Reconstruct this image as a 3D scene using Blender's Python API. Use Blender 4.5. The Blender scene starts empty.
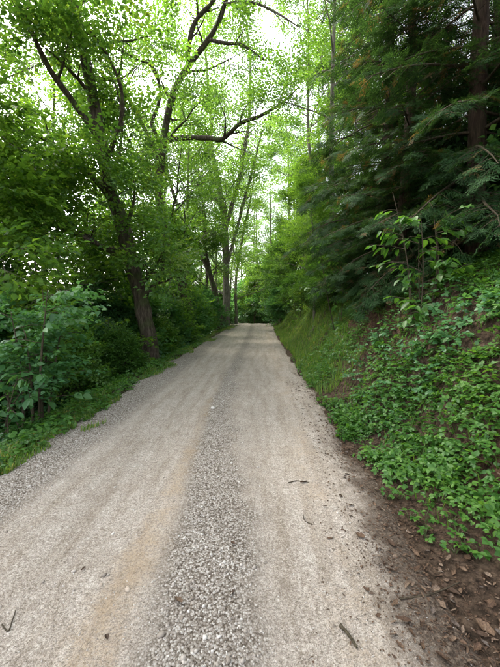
import bpy, math, random
import numpy as np
from mathutils import Vector, Matrix

scene = bpy.context.scene
COL = scene.collection
R = math.radians
rng = np.random.default_rng(7)

# ------------------------------------------------------------------ camera
CAM = Vector((0.0, 0.0, 1.6))
F = 330.0                       # focal length in pixels of a 500x667 frame
cam_d = bpy.data.cameras.new('camera')
cam_d.sensor_fit = 'VERTICAL'
cam_d.sensor_height = 36.0
cam_d.lens = F / 667.0 * 36.0
cam_d.clip_start = 0.05
cam_d.clip_end = 1000.0
cam = bpy.data.objects.new('camera', cam_d)
COL.objects.link(cam)
cam.location = CAM
cam.rotation_euler = (R(90 - 4.5), 0, R(1.5))
scene.camera = cam
CAMR = cam.rotation_euler.to_matrix()

def P(px, py, Y):
    """world point at world depth Y on the ray through photo pixel px, py"""
    d = CAMR @ Vector(((px - 250) / F, (333.5 - py) / F, -1.0))
    t = Y / d.y
    return np.array(CAM + d * t)

# ------------------------------------------------------------------ world, sun, exposure
SUN = Vector((-0.50, 0.38, 0.80)).normalized()       # towards the sun
world = bpy.data.worlds.new('World')
scene.world = world
world.use_nodes = True
wn = world.node_tree.nodes
wl = world.node_tree.links
wn.clear()
sky = wn.new('ShaderNodeTexSky')
sky.sky_type = 'NISHITA'
sky.sun_disc = False
sky.sun_elevation = math.asin(SUN.z)
sky.sun_rotation = math.atan2(SUN.x, SUN.y)
sky.air_density = 1.3
sky.dust_density = 4.0
hs = wn.new('ShaderNodeHueSaturation')
hs.inputs['Saturation'].default_value = 0.30
bg = wn.new('ShaderNodeBackground')
bg.inputs['Strength'].default_value = 0.15
wo = wn.new('ShaderNodeOutputWorld')
wl.new(sky.outputs[0], hs.inputs['Color'])
wl.new(hs.outputs[0], bg.inputs['Color'])
wl.new(bg.outputs[0], wo.inputs['Surface'])

sun_d = bpy.data.lights.new('sun', 'SUN')
sun_d.energy = 1.5
sun_d.angle = R(10)
sun_d.color = (1.0, 0.93, 0.82)
sun = bpy.data.objects.new('sun', sun_d)
COL.objects.link(sun)
sun.rotation_euler = SUN.to_track_quat('Z', 'Y').to_euler()
sun.location = (0, 0, 40)

scene.view_settings.view_transform = 'Standard'
scene.view_settings.look = 'None'
scene.view_settings.gamma = 1.0
scene.view_settings.use_curve_mapping = False
scene.view_settings.exposure = 2.48
scene.render.engine = 'CYCLES'
scene.cycles.use_denoising = True
scene.cycles.max_bounces = 7
scene.cycles.diffuse_bounces = 5
scene.cycles.glossy_bounces = 2
scene.cycles.transmission_bounces = 5
scene.cycles.transparent_max_bounces = 4
scene.cycles.caustics_reflective = False
scene.cycles.caustics_refractive = False
scene.render.film_transparent = False

# ------------------------------------------------------------------ noise and terrain
_perm = np.random.default_rng(3).random((256, 256))
def vnoise(x, y):
    x = np.asarray(x, float); y = np.asarray(y, float)
    xi = np.floor(x).astype(int); yi = np.floor(y).astype(int)
    fx = x - xi; fy = y - yi
    fx = fx * fx * (3 - 2 * fx); fy = fy * fy * (3 - 2 * fy)
    a = _perm[xi & 255, yi & 255]; b = _perm[(xi + 1) & 255, yi & 255]
    c = _perm[xi & 255, (yi + 1) & 255]; d = _perm[(xi + 1) & 255, (yi + 1) & 255]
    return (a * (1 - fx) + b * fx) * (1 - fy) + (c * (1 - fx) + d * fx) * fy - 0.5
def fbm(x, y, o=4):
    s = 0; a = 1.0; f = 1.0
    for i in range(o):
        s = s + a * vnoise(x * f + 17.3 * i, y * f - 9.1 * i)
        a *= 0.5; f *= 2.03
    return s

def road_cx(y):
    y = np.asarray(y, float)
    return -0.65 + 0.0009 * np.clip(y - 12, 0, 26) ** 2 - 0.014 * np.clip(y - 37, 0, 45) ** 2
def road_z(y):
    y = np.asarray(y, float)
    d = np.clip(y - 30, 0, 40)
    return -0.004 * d ** 2
BV = [0, .2, .5, .9, 1.3, 1.7, 2.4, 4, 8, 20, 60, 200]
BZ = [0, .05, .28, .85, 1.45, 1.9, 2.2, 2.6, 3.8, 7.5, 14, 20]
LV = [0, .3, .8, 1.5, 3, 6, 12, 30, 60, 200]
LZ = [0, 0, -.15, -.5, -1.2, -2.4, -4.2, -7, -9, -12]
def ground_z(x, y, detail=True):
    x = np.asarray(x, float); y = np.asarray(y, float)
    u = x - road_cx(y) + 0.18 * vnoise(y * 0.55, 3.7) + 0.07 * vnoise(y * 2.3, 8.1)
    v = np.clip(u - 1.8, 0, None); w = np.clip(-u - 1.8, 0, None)
    near = 1 + 0.45 * np.exp(-(np.clip(y, 0, None) / 2.6) ** 2)
    z = road_z(y) + np.interp(v / near, BV, BZ) + np.interp(w, LV, LZ)
    e = np.clip(np.maximum(v, w), 0, 1.5) / 1.5
    z = z + e * 0.35 * fbm(x * 0.5, y * 0.5) + np.clip(np.maximum(v, w) / 0.3, 0, 1) * 0.10 * fbm(x * 2.2, y * 2.2)
    return z
def road_surface(x, y):
    x = np.asarray(x, float); y = np.asarray(y, float)
    u = x - road_cx(y)
    z = road_z(y) + 0.02
    z = z - 0.035 * np.exp(-((u + 0.55) / 0.33) ** 2) - 0.03 * np.exp(-((u - 0.85) / 0.35) ** 2)
    z = z + 0.014 * fbm(x * 1.7, y * 1.1) + 0.003 * fbm(x * 9, y * 9, 2)
    w = .30 * fbm(x * 1.9 + 40, y * 1.6, 4)
    eL = np.clip(-u - 1.80 + w * .7, 0, None); eR = np.clip(u - 1.45 + w, 0, None)
    return z - 0.30 * eL - 0.24 * eR

# ------------------------------------------------------------------ mesh helpers
def mesh_data(name, verts, faces, smooth=False, attrs=None, mats=None, mat_index=None):
    me = bpy.data.meshes.new(name)
    verts = np.ascontiguousarray(np.asarray(verts, np.float32).reshape(-1, 3))
    me.vertices.add(len(verts))
    me.vertices.foreach_set('co', verts.ravel())
    if not isinstance(faces, (list, tuple)):
        faces = [faces]
    faces = [np.asarray(f, np.int32) for f in faces if len(f)]
    loops = np.concatenate([f.ravel() for f in faces])
    tot = np.concatenate([np.full(len(f), f.shape[1], np.int32) for f in faces])
    start = np.concatenate([[0], np.cumsum(tot)[:-1]]).astype(np.int32)
    me.loops.add(len(loops))
    me.loops.foreach_set('vertex_index', loops)
    me.polygons.add(len(tot))
    me.polygons.foreach_set('loop_start', start)
    if smooth:
        me.polygons.foreach_set('use_smooth', np.ones(len(tot), bool))
    if mat_index is not None:
        me.polygons.foreach_set('material_index', np.asarray(mat_index, np.int32))
    me.update(calc_edges=True)
    for k, a in (attrs or {}).items():
        at = me.attributes.new(k, 'FLOAT', 'POINT')
        at.data.foreach_set('value', np.asarray(a, np.float32))
    for m in (mats or []):
        me.materials.append(m)
    return me

def link(name, me, parent=None, loc=None):
    o = bpy.data.objects.new(name, me)
    COL.objects.link(o)
    if parent is not None:
        o.parent = parent
    if loc is not None:
        o.location = loc
    return o

def tag(o, label=None, cat=None, group=None, kind=None):
    if label: o['label'] = label
    if cat: o['category'] = cat
    if group: o['group'] = group
    if kind: o['kind'] = kind
    return o

def copy_tree(o, parent=None):
    c = o.copy(); COL.objects.link(c)
    c.parent = parent
    for ch in o.children:
        copy_tree(ch, c)
    return c

def smooth_path(pts, rad, n):
    """Catmull-Rom through the points"""
    pts = np.asarray(pts, float); rad = np.asarray(rad, float)
    k = len(pts)
    t = np.linspace(0, k - 1, n)
    i = np.clip(t.astype(int), 0, k - 2); f = (t - i)[:, None]
    p0 = pts[np.clip(i - 1, 0, k - 1)]; p1 = pts[i]; p2 = pts[i + 1]; p3 = pts[np.clip(i + 2, 0, k - 1)]
    q = 0.5 * ((2 * p1) + (-p0 + p2) * f + (2 * p0 - 5 * p1 + 4 * p2 - p3) * f ** 2 + (-p0 + 3 * p1 - 3 * p2 + p3) * f ** 3)
    r = rad[i] * (1 - f[:, 0]) + rad[i + 1] * f[:, 0]
    return q, r

class Geo:
    """collects vertices and faces"""
    def __init__(s):
        s.v = []; s.q = []; s.t = []; s.n = 0; s.a = []
    def add(s, v, q=None, t=None, a=None):
        v = np.asarray(v, np.float32).reshape(-1, 3)
        if q is not None and len(q): s.q.append(np.asarray(q, np.int32) + s.n)
        if t is not None and len(t): s.t.append(np.asarray(t, np.int32) + s.n)
        s.v.append(v); s.n += len(v)
        s.a.append(np.full(len(v), 0.5, np.float32) if a is None else np.broadcast_to(np.asarray(a, np.float32), (len(v),)))
    def tube(s, pts, rad, seg=6, rough=0.0, r=None, a=None):
        pts = np.asarray(pts, float); rad = np.asarray(rad, float)
        n = len(pts)
        tan = np.gradient(pts, axis=0)
        tan /= np.linalg.norm(tan, axis=1)[:, None] + 1e-9
        ref = np.array([0.31, 0.77, 0.1]) if abs(tan[0, 2]) > 0.7 else np.array([0.05, 0.1, 1.0])
        b1 = np.cross(tan, ref); b1 /= np.linalg.norm(b1, axis=1)[:, None] + 1e-9
        b2 = np.cross(tan, b1)
        ang = np.arange(seg) * 2 * math.pi / seg
        rr = rad[:, None] * np.ones((1, seg))
        if rough > 0:
            rr = rr * (1 + rough * fbm(ang[None, :] * 1.3 + 5 + pts[0, 0], np.arange(n)[:, None] * 0.45, 3))
        V = pts[:, None, :] + rr[:, :, None] * (np.cos(ang)[None, :, None] * b1[:, None, :] + np.sin(ang)[None, :, None] * b2[:, None, :])
        i = np.arange(n - 1)[:, None] * seg; j = np.arange(seg)[None, :]; j2 = (j + 1) % seg
        Q = np.stack([i + j, i + j2, i + seg + j2, i + seg + j], -1).reshape(-1, 4)
        s.add(V, q=Q, a=a)
    def data(s, name, mats, smooth=True, attr=None):
        f = []
        if s.q: f.append(np.concatenate(s.q))
        if s.t: f.append(np.concatenate(s.t))
        return mesh_data(name, np.concatenate(s.v), f, smooth=smooth, mats=mats,
                         attrs={attr: np.concatenate(s.a)} if attr else None)

# ------------------------------------------------------------------ materials
def new_mat(name):
    m = bpy.data.materials.new(name); m.use_nodes = True
    nt = m.node_tree; nt.nodes.clear()
    return m, nt, nt.nodes, nt.links
def ramp(n, stops):
    r = n.new('ShaderNodeValToRGB')
    e = r.color_ramp.elements
    while len(e) < len(stops): e.new(0.5)
    for k, (p, c) in enumerate(stops):
        e[k].position = p; e[k].color = (*c, 1)
    return r

def leaf_mat(name, stops, trans=0.45, tcol=1.9, rough=0.45, spec=0.35):
    m, nt, n, l = new_mat(name)
    at = n.new('ShaderNodeAttribute'); at.attribute_name = 'tint'
    oi = n.new('ShaderNodeObjectInfo')
    mx = n.new('ShaderNodeMath'); mx.operation = 'MULTIPLY_ADD'
    mx.inputs[1].default_value = 0.22; mx.inputs[2].default_value = -0.11
    l.new(oi.outputs['Random'], mx.inputs[0])
    ad = n.new('ShaderNodeMath'); ad.operation = 'ADD'; ad.use_clamp = True
    l.new(at.outputs['Fac'], ad.inputs[0]); l.new(mx.outputs[0], ad.inputs[1])
    rp = ramp(n, stops)
    l.new(ad.outputs[0], rp.inputs[0])
    pb = n.new('ShaderNodeBsdfPrincipled')
    pb.inputs['Roughness'].default_value = rough
    pb.inputs['Specular IOR Level'].default_value = spec
    l.new(rp.outputs[0], pb.inputs['Base Color'])
    tr = n.new('ShaderNodeBsdfTranslucent')
    mu = n.new('ShaderNodeMix'); mu.data_type = 'RGBA'; mu.blend_type = 'MULTIPLY'
    mu.inputs['Factor'].default_value = 1.0
    mu.inputs['B'].default_value = (tcol * 1.25, tcol * 1.15, tcol * 0.55, 1)
    l.new(rp.outputs[0], mu.inputs['A'])
    l.new(mu.outputs['Result'], tr.inputs['Color'])
    ms = n.new('ShaderNodeMixShader'); ms.inputs[0].default_value = trans
    l.new(pb.outputs[0], ms.inputs[1]); l.new(tr.outputs[0], ms.inputs[2])
    o = n.new('ShaderNodeOutputMaterial')
    l.new(ms.outputs[0], o.inputs['Surface'])
    return m

M_LEAF = leaf_mat('leaf_broad', [(0, (.032, .082, .022)), (.5, (.060, .142, .028)), (.85, (.095, .19, .032)), (1, (.15, .23, .035))])
M_LEAF_LIGHT = leaf_mat('leaf_light', [(0, (.045, .105, .022)), (.5, (.078, .170, .028)), (1, (.150, .260, .04))], trans=.5)
M_LEAF_SHRUB = leaf_mat('leaf_shrub', [(0, (.038, .115, .045)), (.5, (.065, .170, .062)), (1, (.10, .22, .07))], trans=.38, rough=.42)
M_HERB = leaf_mat('leaf_herb', [(0, (.026, .080, .016)), (.5, (.052, .140, .024)), (1, (.10, .21, .035))], trans=.38, rough=.45)
M_GRASS = leaf_mat('grass_blade', [(0, (.045, .10, .022)), (.5, (.08, .16, .03)), (.9, (.13, .21, .045)), (1, (.26, .24, .10))], trans=.4)
M_CONIFER = leaf_mat('conifer_needles', [(0, (.016, .032, .014)), (.45, (.022, .056, .020)), (.85, (.042, .098, .028)), (1, (.12, .08, .04))], trans=.28, tcol=1.5, rough=.7, spec=.08)

def dead_leaf_mat():
    m, nt, n, l = new_mat('dead_leaf')
    at = n.new('ShaderNodeAttribute'); at.attribute_name = 'tint'
    oi = n.new('ShaderNodeObjectInfo')
    ad = n.new('ShaderNodeMath'); ad.operation = 'ADD'
    l.new(at.outputs['Fac'], ad.inputs[0]); l.new(oi.outputs['Random'], ad.inputs[1])
    fr = n.new('ShaderNodeMath'); fr.operation = 'FRACT'; l.new(ad.outputs[0], fr.inputs[0])
    rp = ramp(n, [(0, (.045, .028, .019)), (.4, (.085, .050, .031)), (.7, (.115, .073, .046)), (.9, (.165, .118, .085)), (1, (.08, .066, .058))])
    l.new(fr.outputs[0], rp.inputs[0])
    tc = n.new('ShaderNodeTexCoord'); nz = n.new('ShaderNodeTexNoise'); nz.inputs['Scale'].default_value = 130; nz.inputs['Detail'].default_value = 5
    ge = n.new('ShaderNodeNewGeometry'); l.new(ge.outputs['Position'], nz.inputs['Vector'])
    r2 = ramp(n, [(.32, (.45, .42, .40)), (.65, (1.15, 1.15, 1.15))]); l.new(nz.outputs['Fac'], r2.inputs[0])
    mx = n.new('ShaderNodeMix'); mx.data_type = 'RGBA'; mx.blend_type = 'MULTIPLY'; mx.inputs['Factor'].default_value = 1
    l.new(rp.outputs[0], mx.inputs['A']); l.new(r2.outputs[0], mx.inputs['B'])
    pb = n.new('ShaderNodeBsdfPrincipled'); pb.inputs['Roughness'].default_value = .7
    pb.inputs['Specular IOR Level'].default_value = .2
    l.new(mx.outputs['Result'], pb.inputs['Base Color'])
    o = n.new('ShaderNodeOutputMaterial'); l.new(pb.outputs[0], o.inputs['Surface'])
    return m
M_DEAD = dead_leaf_mat()

def bark_mat(name, dark, mid, light, moss=0.3, scale=1.0):
    m, nt, n, l = new_mat(name)
    tc = n.new('ShaderNodeTexCoord')
    mp = n.new('ShaderNodeMapping'); mp.inputs['Scale'].default_value = (9 * scale, 9 * scale, 1.6 * scale)
    l.new(tc.outputs['Object'], mp.inputs['Vector'])
    n1 = n.new('ShaderNodeTexNoise'); n1.inputs['Scale'].default_value = 2.2; n1.inputs['Detail'].default_value = 8
    n1.inputs['Roughness'].default_value = .65
    l.new(mp.outputs[0], n1.inputs['Vector'])
    rp = ramp(n, [(.32, dark), (.52, mid), (.72, light)])
    l.new(n1.outputs['Fac'], rp.inputs[0])
    n2 = n.new('ShaderNodeTexNoise'); n2.inputs['Scale'].default_value = 1.6; n2.inputs['Detail'].default_value = 5
    l.new(tc.outputs['Object'], n2.inputs['Vector'])
    r2 = ramp(n, [(.5, (0, 0, 0)), (.66, (moss, moss, moss))])
    l.new(n2.outputs['Fac'], r2.inputs[0])
    mx = n.new('ShaderNodeMix'); mx.data_type = 'RGBA'
    l.new(r2.outputs[0], mx.inputs['Factor'])
    l.new(rp.outputs[0], mx.inputs['A']); mx.inputs['B'].default_value = (.055, .085, .022, 1)
    bp = n.new('ShaderNodeBump'); bp.inputs['Strength'].default_value = .9; bp.inputs['Distance'].default_value = .03
    l.new(n1.outputs['Fac'], bp.inputs['Height'])
    pb = n.new('ShaderNodeBsdfPrincipled'); pb.inputs['Roughness'].default_value = .85
    pb.inputs['Specular IOR Level'].default_value = .15
    l.new(mx.outputs['Result'], pb.inputs['Base Color']); l.new(bp.outputs[0], pb.inputs['Normal'])
    o = n.new('ShaderNodeOutputMaterial'); l.new(pb.outputs[0], o.inputs['Surface'])
    return m
M_BARK = bark_mat('bark_brown', (.018, .014, .010), (.066, .052, .038), (.15, .125, .095), .7)
M_BARK_PALE = bark_mat('bark_grey', (.06, .052, .042), (.16, .14, .115), (.30, .27, .22), .4)
M_BARK_CON = bark_mat('bark_conifer', (.016, .011, .008), (.045, .029, .021), (.095, .065, .047), .1, 1.4)
M_TWIG = bark_mat('bark_twig', (.03, .022, .015), (.075, .06, .04), (.14, .115, .08), .1, 3)
M_STEM = leaf_mat('green_stem', [(0, (.05, .07, .02)), (1, (.08, .10, .03))], trans=.1)

def ground_mat():
    m, nt, n, l = new_mat('forest_soil')
    tc = n.new('ShaderNodeTexCoord')
    n1 = n.new('ShaderNodeTexNoise'); n1.inputs['Scale'].default_value = 1.1; n1.inputs['Detail'].default_value = 6
    n2 = n.new('ShaderNodeTexNoise'); n2.inputs['Scale'].default_value = 14; n2.inputs['Detail'].default_value = 9; n2.inputs['Roughness'].default_value = .7
    vo = n.new('ShaderNodeTexVoronoi'); vo.inputs['Scale'].default_value = 32
    for k in (n1, n2, vo): l.new(tc.outputs['Object'], k.inputs['Vector'])
    rp = ramp(n, [(.36, (.018, .013, .009)), (.5, (.062, .042, .029)), (.66, (.135, .094, .066))])
    l.new(n2.outputs['Fac'], rp.inputs[0])
    at = n.new('ShaderNodeAttribute'); at.attribute_name = 'red'
    mr = n.new('ShaderNodeMix'); mr.data_type = 'RGBA'; mr.blend_type = 'MIX'
    rr = ramp(n, [(.36, (.026, .014, .009)), (.66, (.105, .056, .034))])
    l.new(n2.outputs['Fac'], rr.inputs[0])
    l.new(at.outputs['Fac'], mr.inputs['Factor']); l.new(rp.outputs[0], mr.inputs['A']); l.new(rr.outputs[0], mr.inputs['B'])
    ag = n.new('ShaderNodeAttribute'); ag.attribute_name = 'green'
    gm = n.new('ShaderNodeMath'); gm.operation = 'MULTIPLY'
    g2 = ramp(n, [(.42, (0, 0, 0)), (.6, (.85, .85, .85))]); l.new(n1.outputs['Fac'], g2.inputs[0])
    l.new(g2.outputs[0], gm.inputs[0]); l.new(ag.outputs['Fac'], gm.inputs[1])
    gx = n.new('ShaderNodeMix'); gx.data_type = 'RGBA'
    gc = ramp(n, [(.35, (.028, .05, .014)), (.65, (.06, .10, .026))]); l.new(n2.outputs['Fac'], gc.inputs[0])
    l.new(gm.outputs[0], gx.inputs['Factor']); l.new(mr.outputs['Result'], gx.inputs['A']); l.new(gc.outputs[0], gx.inputs['B'])
    sm = n.new('ShaderNodeMath'); sm.operation = 'MULTIPLY_ADD'; sm.inputs[1].default_value = .4
    l.new(vo.outputs['Distance'], sm.inputs[0]); l.new(n2.outputs['Fac'], sm.inputs[2])
    bp = n.new('ShaderNodeBump'); bp.inputs['Strength'].default_value = 1; bp.inputs['Distance'].default_value = .06
    l.new(sm.outputs[0], bp.inputs['Height'])
    pb = n.new('ShaderNodeBsdfPrincipled'); pb.inputs['Roughness'].default_value = .95; pb.inputs['Specular IOR Level'].default_value = .1
    l.new(gx.outputs['Result'], pb.inputs['Base Color']); l.new(bp.outputs[0], pb.inputs['Normal'])
    o = n.new('ShaderNodeOutputMaterial'); l.new(pb.outputs[0], o.inputs['Surface'])
    return m
M_GROUND = ground_mat()

def road_mat():
    m, nt, n, l = new_mat('gravel_road')
    tc = n.new('ShaderNodeTexCoord')
    def noise(s, d=5, r=.6):
        k = n.new('ShaderNodeTexNoise'); k.inputs['Scale'].default_value = s; k.inputs['Detail'].default_value = d
        k.inputs['Roughness'].default_value = r
        l.new(tc.outputs['Object'], k.inputs['Vector']); return k
    def attr(a):
        k = n.new('ShaderNodeAttribute'); k.attribute_name = a; return k
    def mix(f, a, b, bl='MIX'):
        k = n.new('ShaderNodeMix'); k.data_type = 'RGBA'; k.blend_type = bl
        if isinstance(f, float): k.inputs['Factor'].default_value = f
        else: l.new(f, k.inputs['Factor'])
        for s, v in (('A', a), ('B', b)):
            if isinstance(v, tuple): k.inputs[s].default_value = (*v, 1)
            else: l.new(v, k.inputs[s])
        return k.outputs['Result']
    def mask(a, nz, amt=.9, lo=.35, hi=.65):
        s = n.new('ShaderNodeMath'); s.operation = 'MULTIPLY_ADD'; s.inputs[1].default_value = amt
        l.new(nz.outputs['Fac'], s.inputs[0]); l.new(attr(a).outputs['Fac'], s.inputs[2])
        q = n.new('ShaderNodeMapRange'); q.interpolation_type = 'SMOOTHSTEP'
        q.inputs['From Min'].default_value = lo + amt * .5; q.inputs['From Max'].default_value = hi + amt * .5
        l.new(s.outputs[0], q.inputs['Value'])
        return q.outputs['Result']
    nb = noise(1.3, 6); nm = noise(7, 7, .7); nf = noise(55, 6, .75); ns = noise(160, 3, .7)
    cmb = n.new('ShaderNodeMix'); cmb.data_type = 'FLOAT'; cmb.inputs[0].default_value = .5
    n3 = noise(3.2, 8, .72)
    l.new(n3.outputs['Fac'], cmb.inputs[2]); l.new(nf.outputs['Fac'], cmb.inputs[3])
    class W: outputs = {'Fac': cmb.outputs[0]}
    nm2 = W()
    # fine packed limestone dust
    base = ramp(n, [(.34, (.245, .215, .185)), (.5, (.385, .347, .308)), (.66, (.495, .458, .42))]); l.new(nf.outputs['Fac'], base.inputs[0])
    patch = ramp(n, [(.3, (.84, .81, .78)), (.7, (1.06, 1.06, 1.05))]); l.new(nm.outputs['Fac'], patch.inputs[0])
    c = mix(1.0, base.outputs[0], patch.outputs[0], 'MULTIPLY')
    # long streaks left by wheels
    mp = n.new('ShaderNodeMapping'); mp.inputs['Scale'].default_value = (7, .7, 1); l.new(tc.outputs['Object'], mp.inputs['Vector'])
    st = n.new('ShaderNodeTexNoise'); st.inputs['Scale'].default_value = 1; st.inputs['Detail'].default_value = 7; st.inputs['Roughness'].default_value = .7
    l.new(mp.outputs[0], st.inputs['Vector'])
    sr = ramp(n, [(.3, (.72, .68, .63)), (.55, (1, 1, 1)), (.75, (1.12, 1.13, 1.15))]); l.new(st.outputs['Fac'], sr.inputs[0])
    c = mix(1.0, c, sr.outputs[0], 'MULTIPLY')
    spk = ramp(n, [(.36, (.55, .52, .49)), (.47, (1, 1, 1)), (.62, (1, 1, 1)), (.70, (1.3, 1.3, 1.3))]); l.new(ns.outputs['Fac'], spk.inputs[0])
    c = mix(1.0, c, spk.outputs[0], 'MULTIPLY')
    for sc_, lo, hi in ((210, .66, 1.22), (115, .80, 1.14)):          # grains pressed into the dust
        vg = n.new('ShaderNodeTexVoronoi'); vg.inputs['Scale'].default_value = sc_; l.new(tc.outputs['Object'], vg.inputs['Vector'])
        sg = n.new('ShaderNodeSeparateColor'); l.new(vg.outputs['Color'], sg.inputs[0])
        rg = ramp(n, [(0, (lo, lo * .97, lo * .94)), (.5, (1, 1, 1)), (1, (hi, hi, hi))]); l.new(sg.outputs[0], rg.inputs[0])
        c = mix(1.0, c, rg.outputs[0], 'MULTIPLY')
    # brownish patches of damp earth
    bpz = ramp(n, [(.55, (0, 0, 0)), (.75, (.4, .4, .4))]); l.new(nb.outputs['Fac'], bpz.inputs[0])
    c = mix(bpz.outputs[0], c, (.20, .155, .115))
    # loose stone chips
    vo = n.new('ShaderNodeTexVoronoi'); vo.inputs['Scale'].default_value = 85; l.new(tc.outputs['Object'], vo.inputs['Vector'])
    sep = n.new('ShaderNodeSeparateColor'); l.new(vo.outputs['Color'], sep.inputs[0])
    chips = ramp(n, [(0, (.12, .10, .082)), (.35, (.25, .22, .19)), (.7, (.38, .35, .315)), (1, (.52, .50, .47))]); l.new(sep.outputs[0], chips.inputs[0])
    edge = ramp(n, [(.0, (1, 1, 1)), (.45, (.9, .88, .86)), (.75, (.35, .31, .27))]); l.new(vo.outputs['Distance'], edge.inputs[0])
    ch = mix(1.0, chips.outputs[0], edge.outputs[0], 'MULTIPLY')
    gmask = mask('gravel', nm2, 2.6, .22, .85)
    c = mix(gmask, c, ch)
    # sandy streak
    sand = ramp(n, [(.3, (.21, .15, .095)), (.55, (.33, .245, .16)), (.8, (.43, .36, .28))]); l.new(nf.outputs['Fac'], sand.inputs[0])
    c = mix(mask('sand', nm2, 2.6, .25, 1.0), c, sand.outputs[0])
    # dark earth with bark crumbs along the foot of the bank
    dirt = ramp(n, [(.36, (.022, .016, .012)), (.5, (.078, .057, .043)), (.64, (.19, .15, .115))]); l.new(nf.outputs['Fac'], dirt.inputs[0])
    c = mix(mask('dirt', nm2, 3.2, .25, .8), c, dirt.outputs[0])
    h1 = n.new('ShaderNodeMath'); h1.operation = 'MULTIPLY_ADD'; h1.inputs[1].default_value = .55
    l.new(nf.outputs['Fac'], h1.inputs[0]); l.new(ns.outputs['Fac'], h1.inputs[2])
    h2 = n.new('ShaderNodeMath'); h2.operation = 'MULTIPLY'; l.new(vo.outputs['Distance'], h2.inputs[0]); l.new(gmask, h2.inputs[1])
    h3 = n.new('ShaderNodeMath'); h3.operation = 'SUBTRACT'; l.new(h1.outputs[0], h3.inputs[0]); l.new(h2.outputs[0], h3.inputs[1])
    bp = n.new('ShaderNodeBump'); bp.inputs['Strength'].default_value = .8; bp.inputs['Distance'].default_value = .012
    l.new(h3.outputs[0], bp.inputs['Height'])
    pb = n.new('ShaderNodeBsdfPrincipled'); pb.inputs['Roughness'].default_value = .92; pb.inputs['Specular IOR Level'].default_value = .15
    l.new(c, pb.inputs['Base Color']); l.new(bp.outputs[0], pb.inputs['Normal'])
    o = n.new('ShaderNodeOutputMaterial'); l.new(pb.outputs[0], o.inputs['Surface'])
    return m
M_ROAD = road_mat()

def stone_mat():
    m, nt, n, l = new_mat('limestone_chip')
    at = n.new('ShaderNodeAttribute'); at.attribute_name = 'tint'
    tc = n.new('ShaderNodeTexCoord')
    nz = n.new('ShaderNodeTexNoise'); nz.inputs['Scale'].default_value = 90; l.new(tc.outputs['Object'], nz.inputs['Vector'])
    rp = ramp(n, [(0, (.12, .096, .076)), (.3, (.26, .228, .195)), (.65, (.40, .366, .33)), (.9, (.54, .52, .49)), (1, (.34, .26, .185))])
    l.new(at.outputs['Fac'], rp.inputs[0])
    r2 = ramp(n, [(.3, (.78, .76, .74)), (.7, (1.05, 1.05, 1.05))]); l.new(nz.outputs['Fac'], r2.inputs[0])
    mx = n.new('ShaderNodeMix'); mx.data_type = 'RGBA'; mx.blend_type = 'MULTIPLY'; mx.inputs['Factor'].default_value = 1
    l.new(rp.outputs[0], mx.inputs['A']); l.new(r2.outputs[0], mx.inputs['B'])
    pb = n.new('ShaderNodeBsdfPrincipled'); pb.inputs['Roughness'].default_value = .85; pb.inputs['Specular IOR Level'].default_value = .2
    l.new(mx.outputs['Result'], pb.inputs['Base Color'])
    o = n.new('ShaderNodeOutputMaterial'); l.new(pb.outputs[0], o.inputs['Surface'])
    return m
M_STONE = stone_mat()

# ------------------------------------------------------------------ terrain and road
def grid_mesh(name, xs, ys, zf, mat, attrs=None):
    X, Y = np.meshgrid(xs, ys)
    Z = zf(X, Y)
    V = np.stack([X, Y, Z], -1).reshape(-1, 3)
    nx = len(xs); ny = len(ys)
    i = np.arange(ny - 1)[:, None] * nx + np.arange(nx - 1)[None, :]
    Q = np.stack([i, i + 1, i + nx + 1, i + nx], -1).reshape(-1, 4)
    at = {k: f(X, Y).ravel() for k, f in (attrs or {}).items()}
    return mesh_data(name, V, Q, smooth=True, mats=[mat], attrs=at)

def sstep(a, b, x):
    t = np.clip((x - a) / (b - a), 0, 1); return t * t * (3 - 2 * t)
def spaced(parts):
    out = []
    for a, b, s in parts:
        out.append(np.arange(a, b, s))
    return np.concatenate(out + [[parts[-1][1]]])

def terrain_z(x, y):
    u = x - road_cx(y)
    return ground_z(x, y) - 0.10 * sstep(1.72, 1.5, np.abs(u)) - 0.012
def red_mask(x, y):
    u = x - road_cx(y)
    a = np.exp(-((u - 3.0) / .45) ** 2 - ((y - 6.6) / 1.7) ** 2) * 1.2
    b = np.exp(-((u - 2.5) / .32) ** 2 - ((y - 2.35) / .5) ** 2)
    return np.clip(.62 * a + .8 * b, 0, 1)
def green_mask(x, y):
    u = x - road_cx(y)
    return np.clip(sstep(-1.7, -2.0, u) * sstep(-5, -3, u) + sstep(8.5, 10.5, y) * sstep(1.8, 2.2, u) * sstep(5.5, 4, u), 0, 1)

xs = spaced([(-220, -40, 12), (-40, -12, 2), (-12, -5, .35), (-5, -2, .1), (-2, .6, .25), (.6, 4, .06), (4, 8, .25), (8, 30, 1.5), (30, 220, 12)])
ys = spaced([(-60, -6, 6), (-6, .4, .5), (.4, 6, .07), (6, 14, .14), (14, 30, .4), (30, 70, 1.5), (70, 300, 14)])
terrain = link('hillside_terrain', grid_mesh('hillside_terrain', xs, ys, terrain_z, M_GROUND, {'red': red_mask, 'green': green_mask}))
tag(terrain, 'wooded hillside of brown soil falling away on one side of the road', kind='structure')

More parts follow.
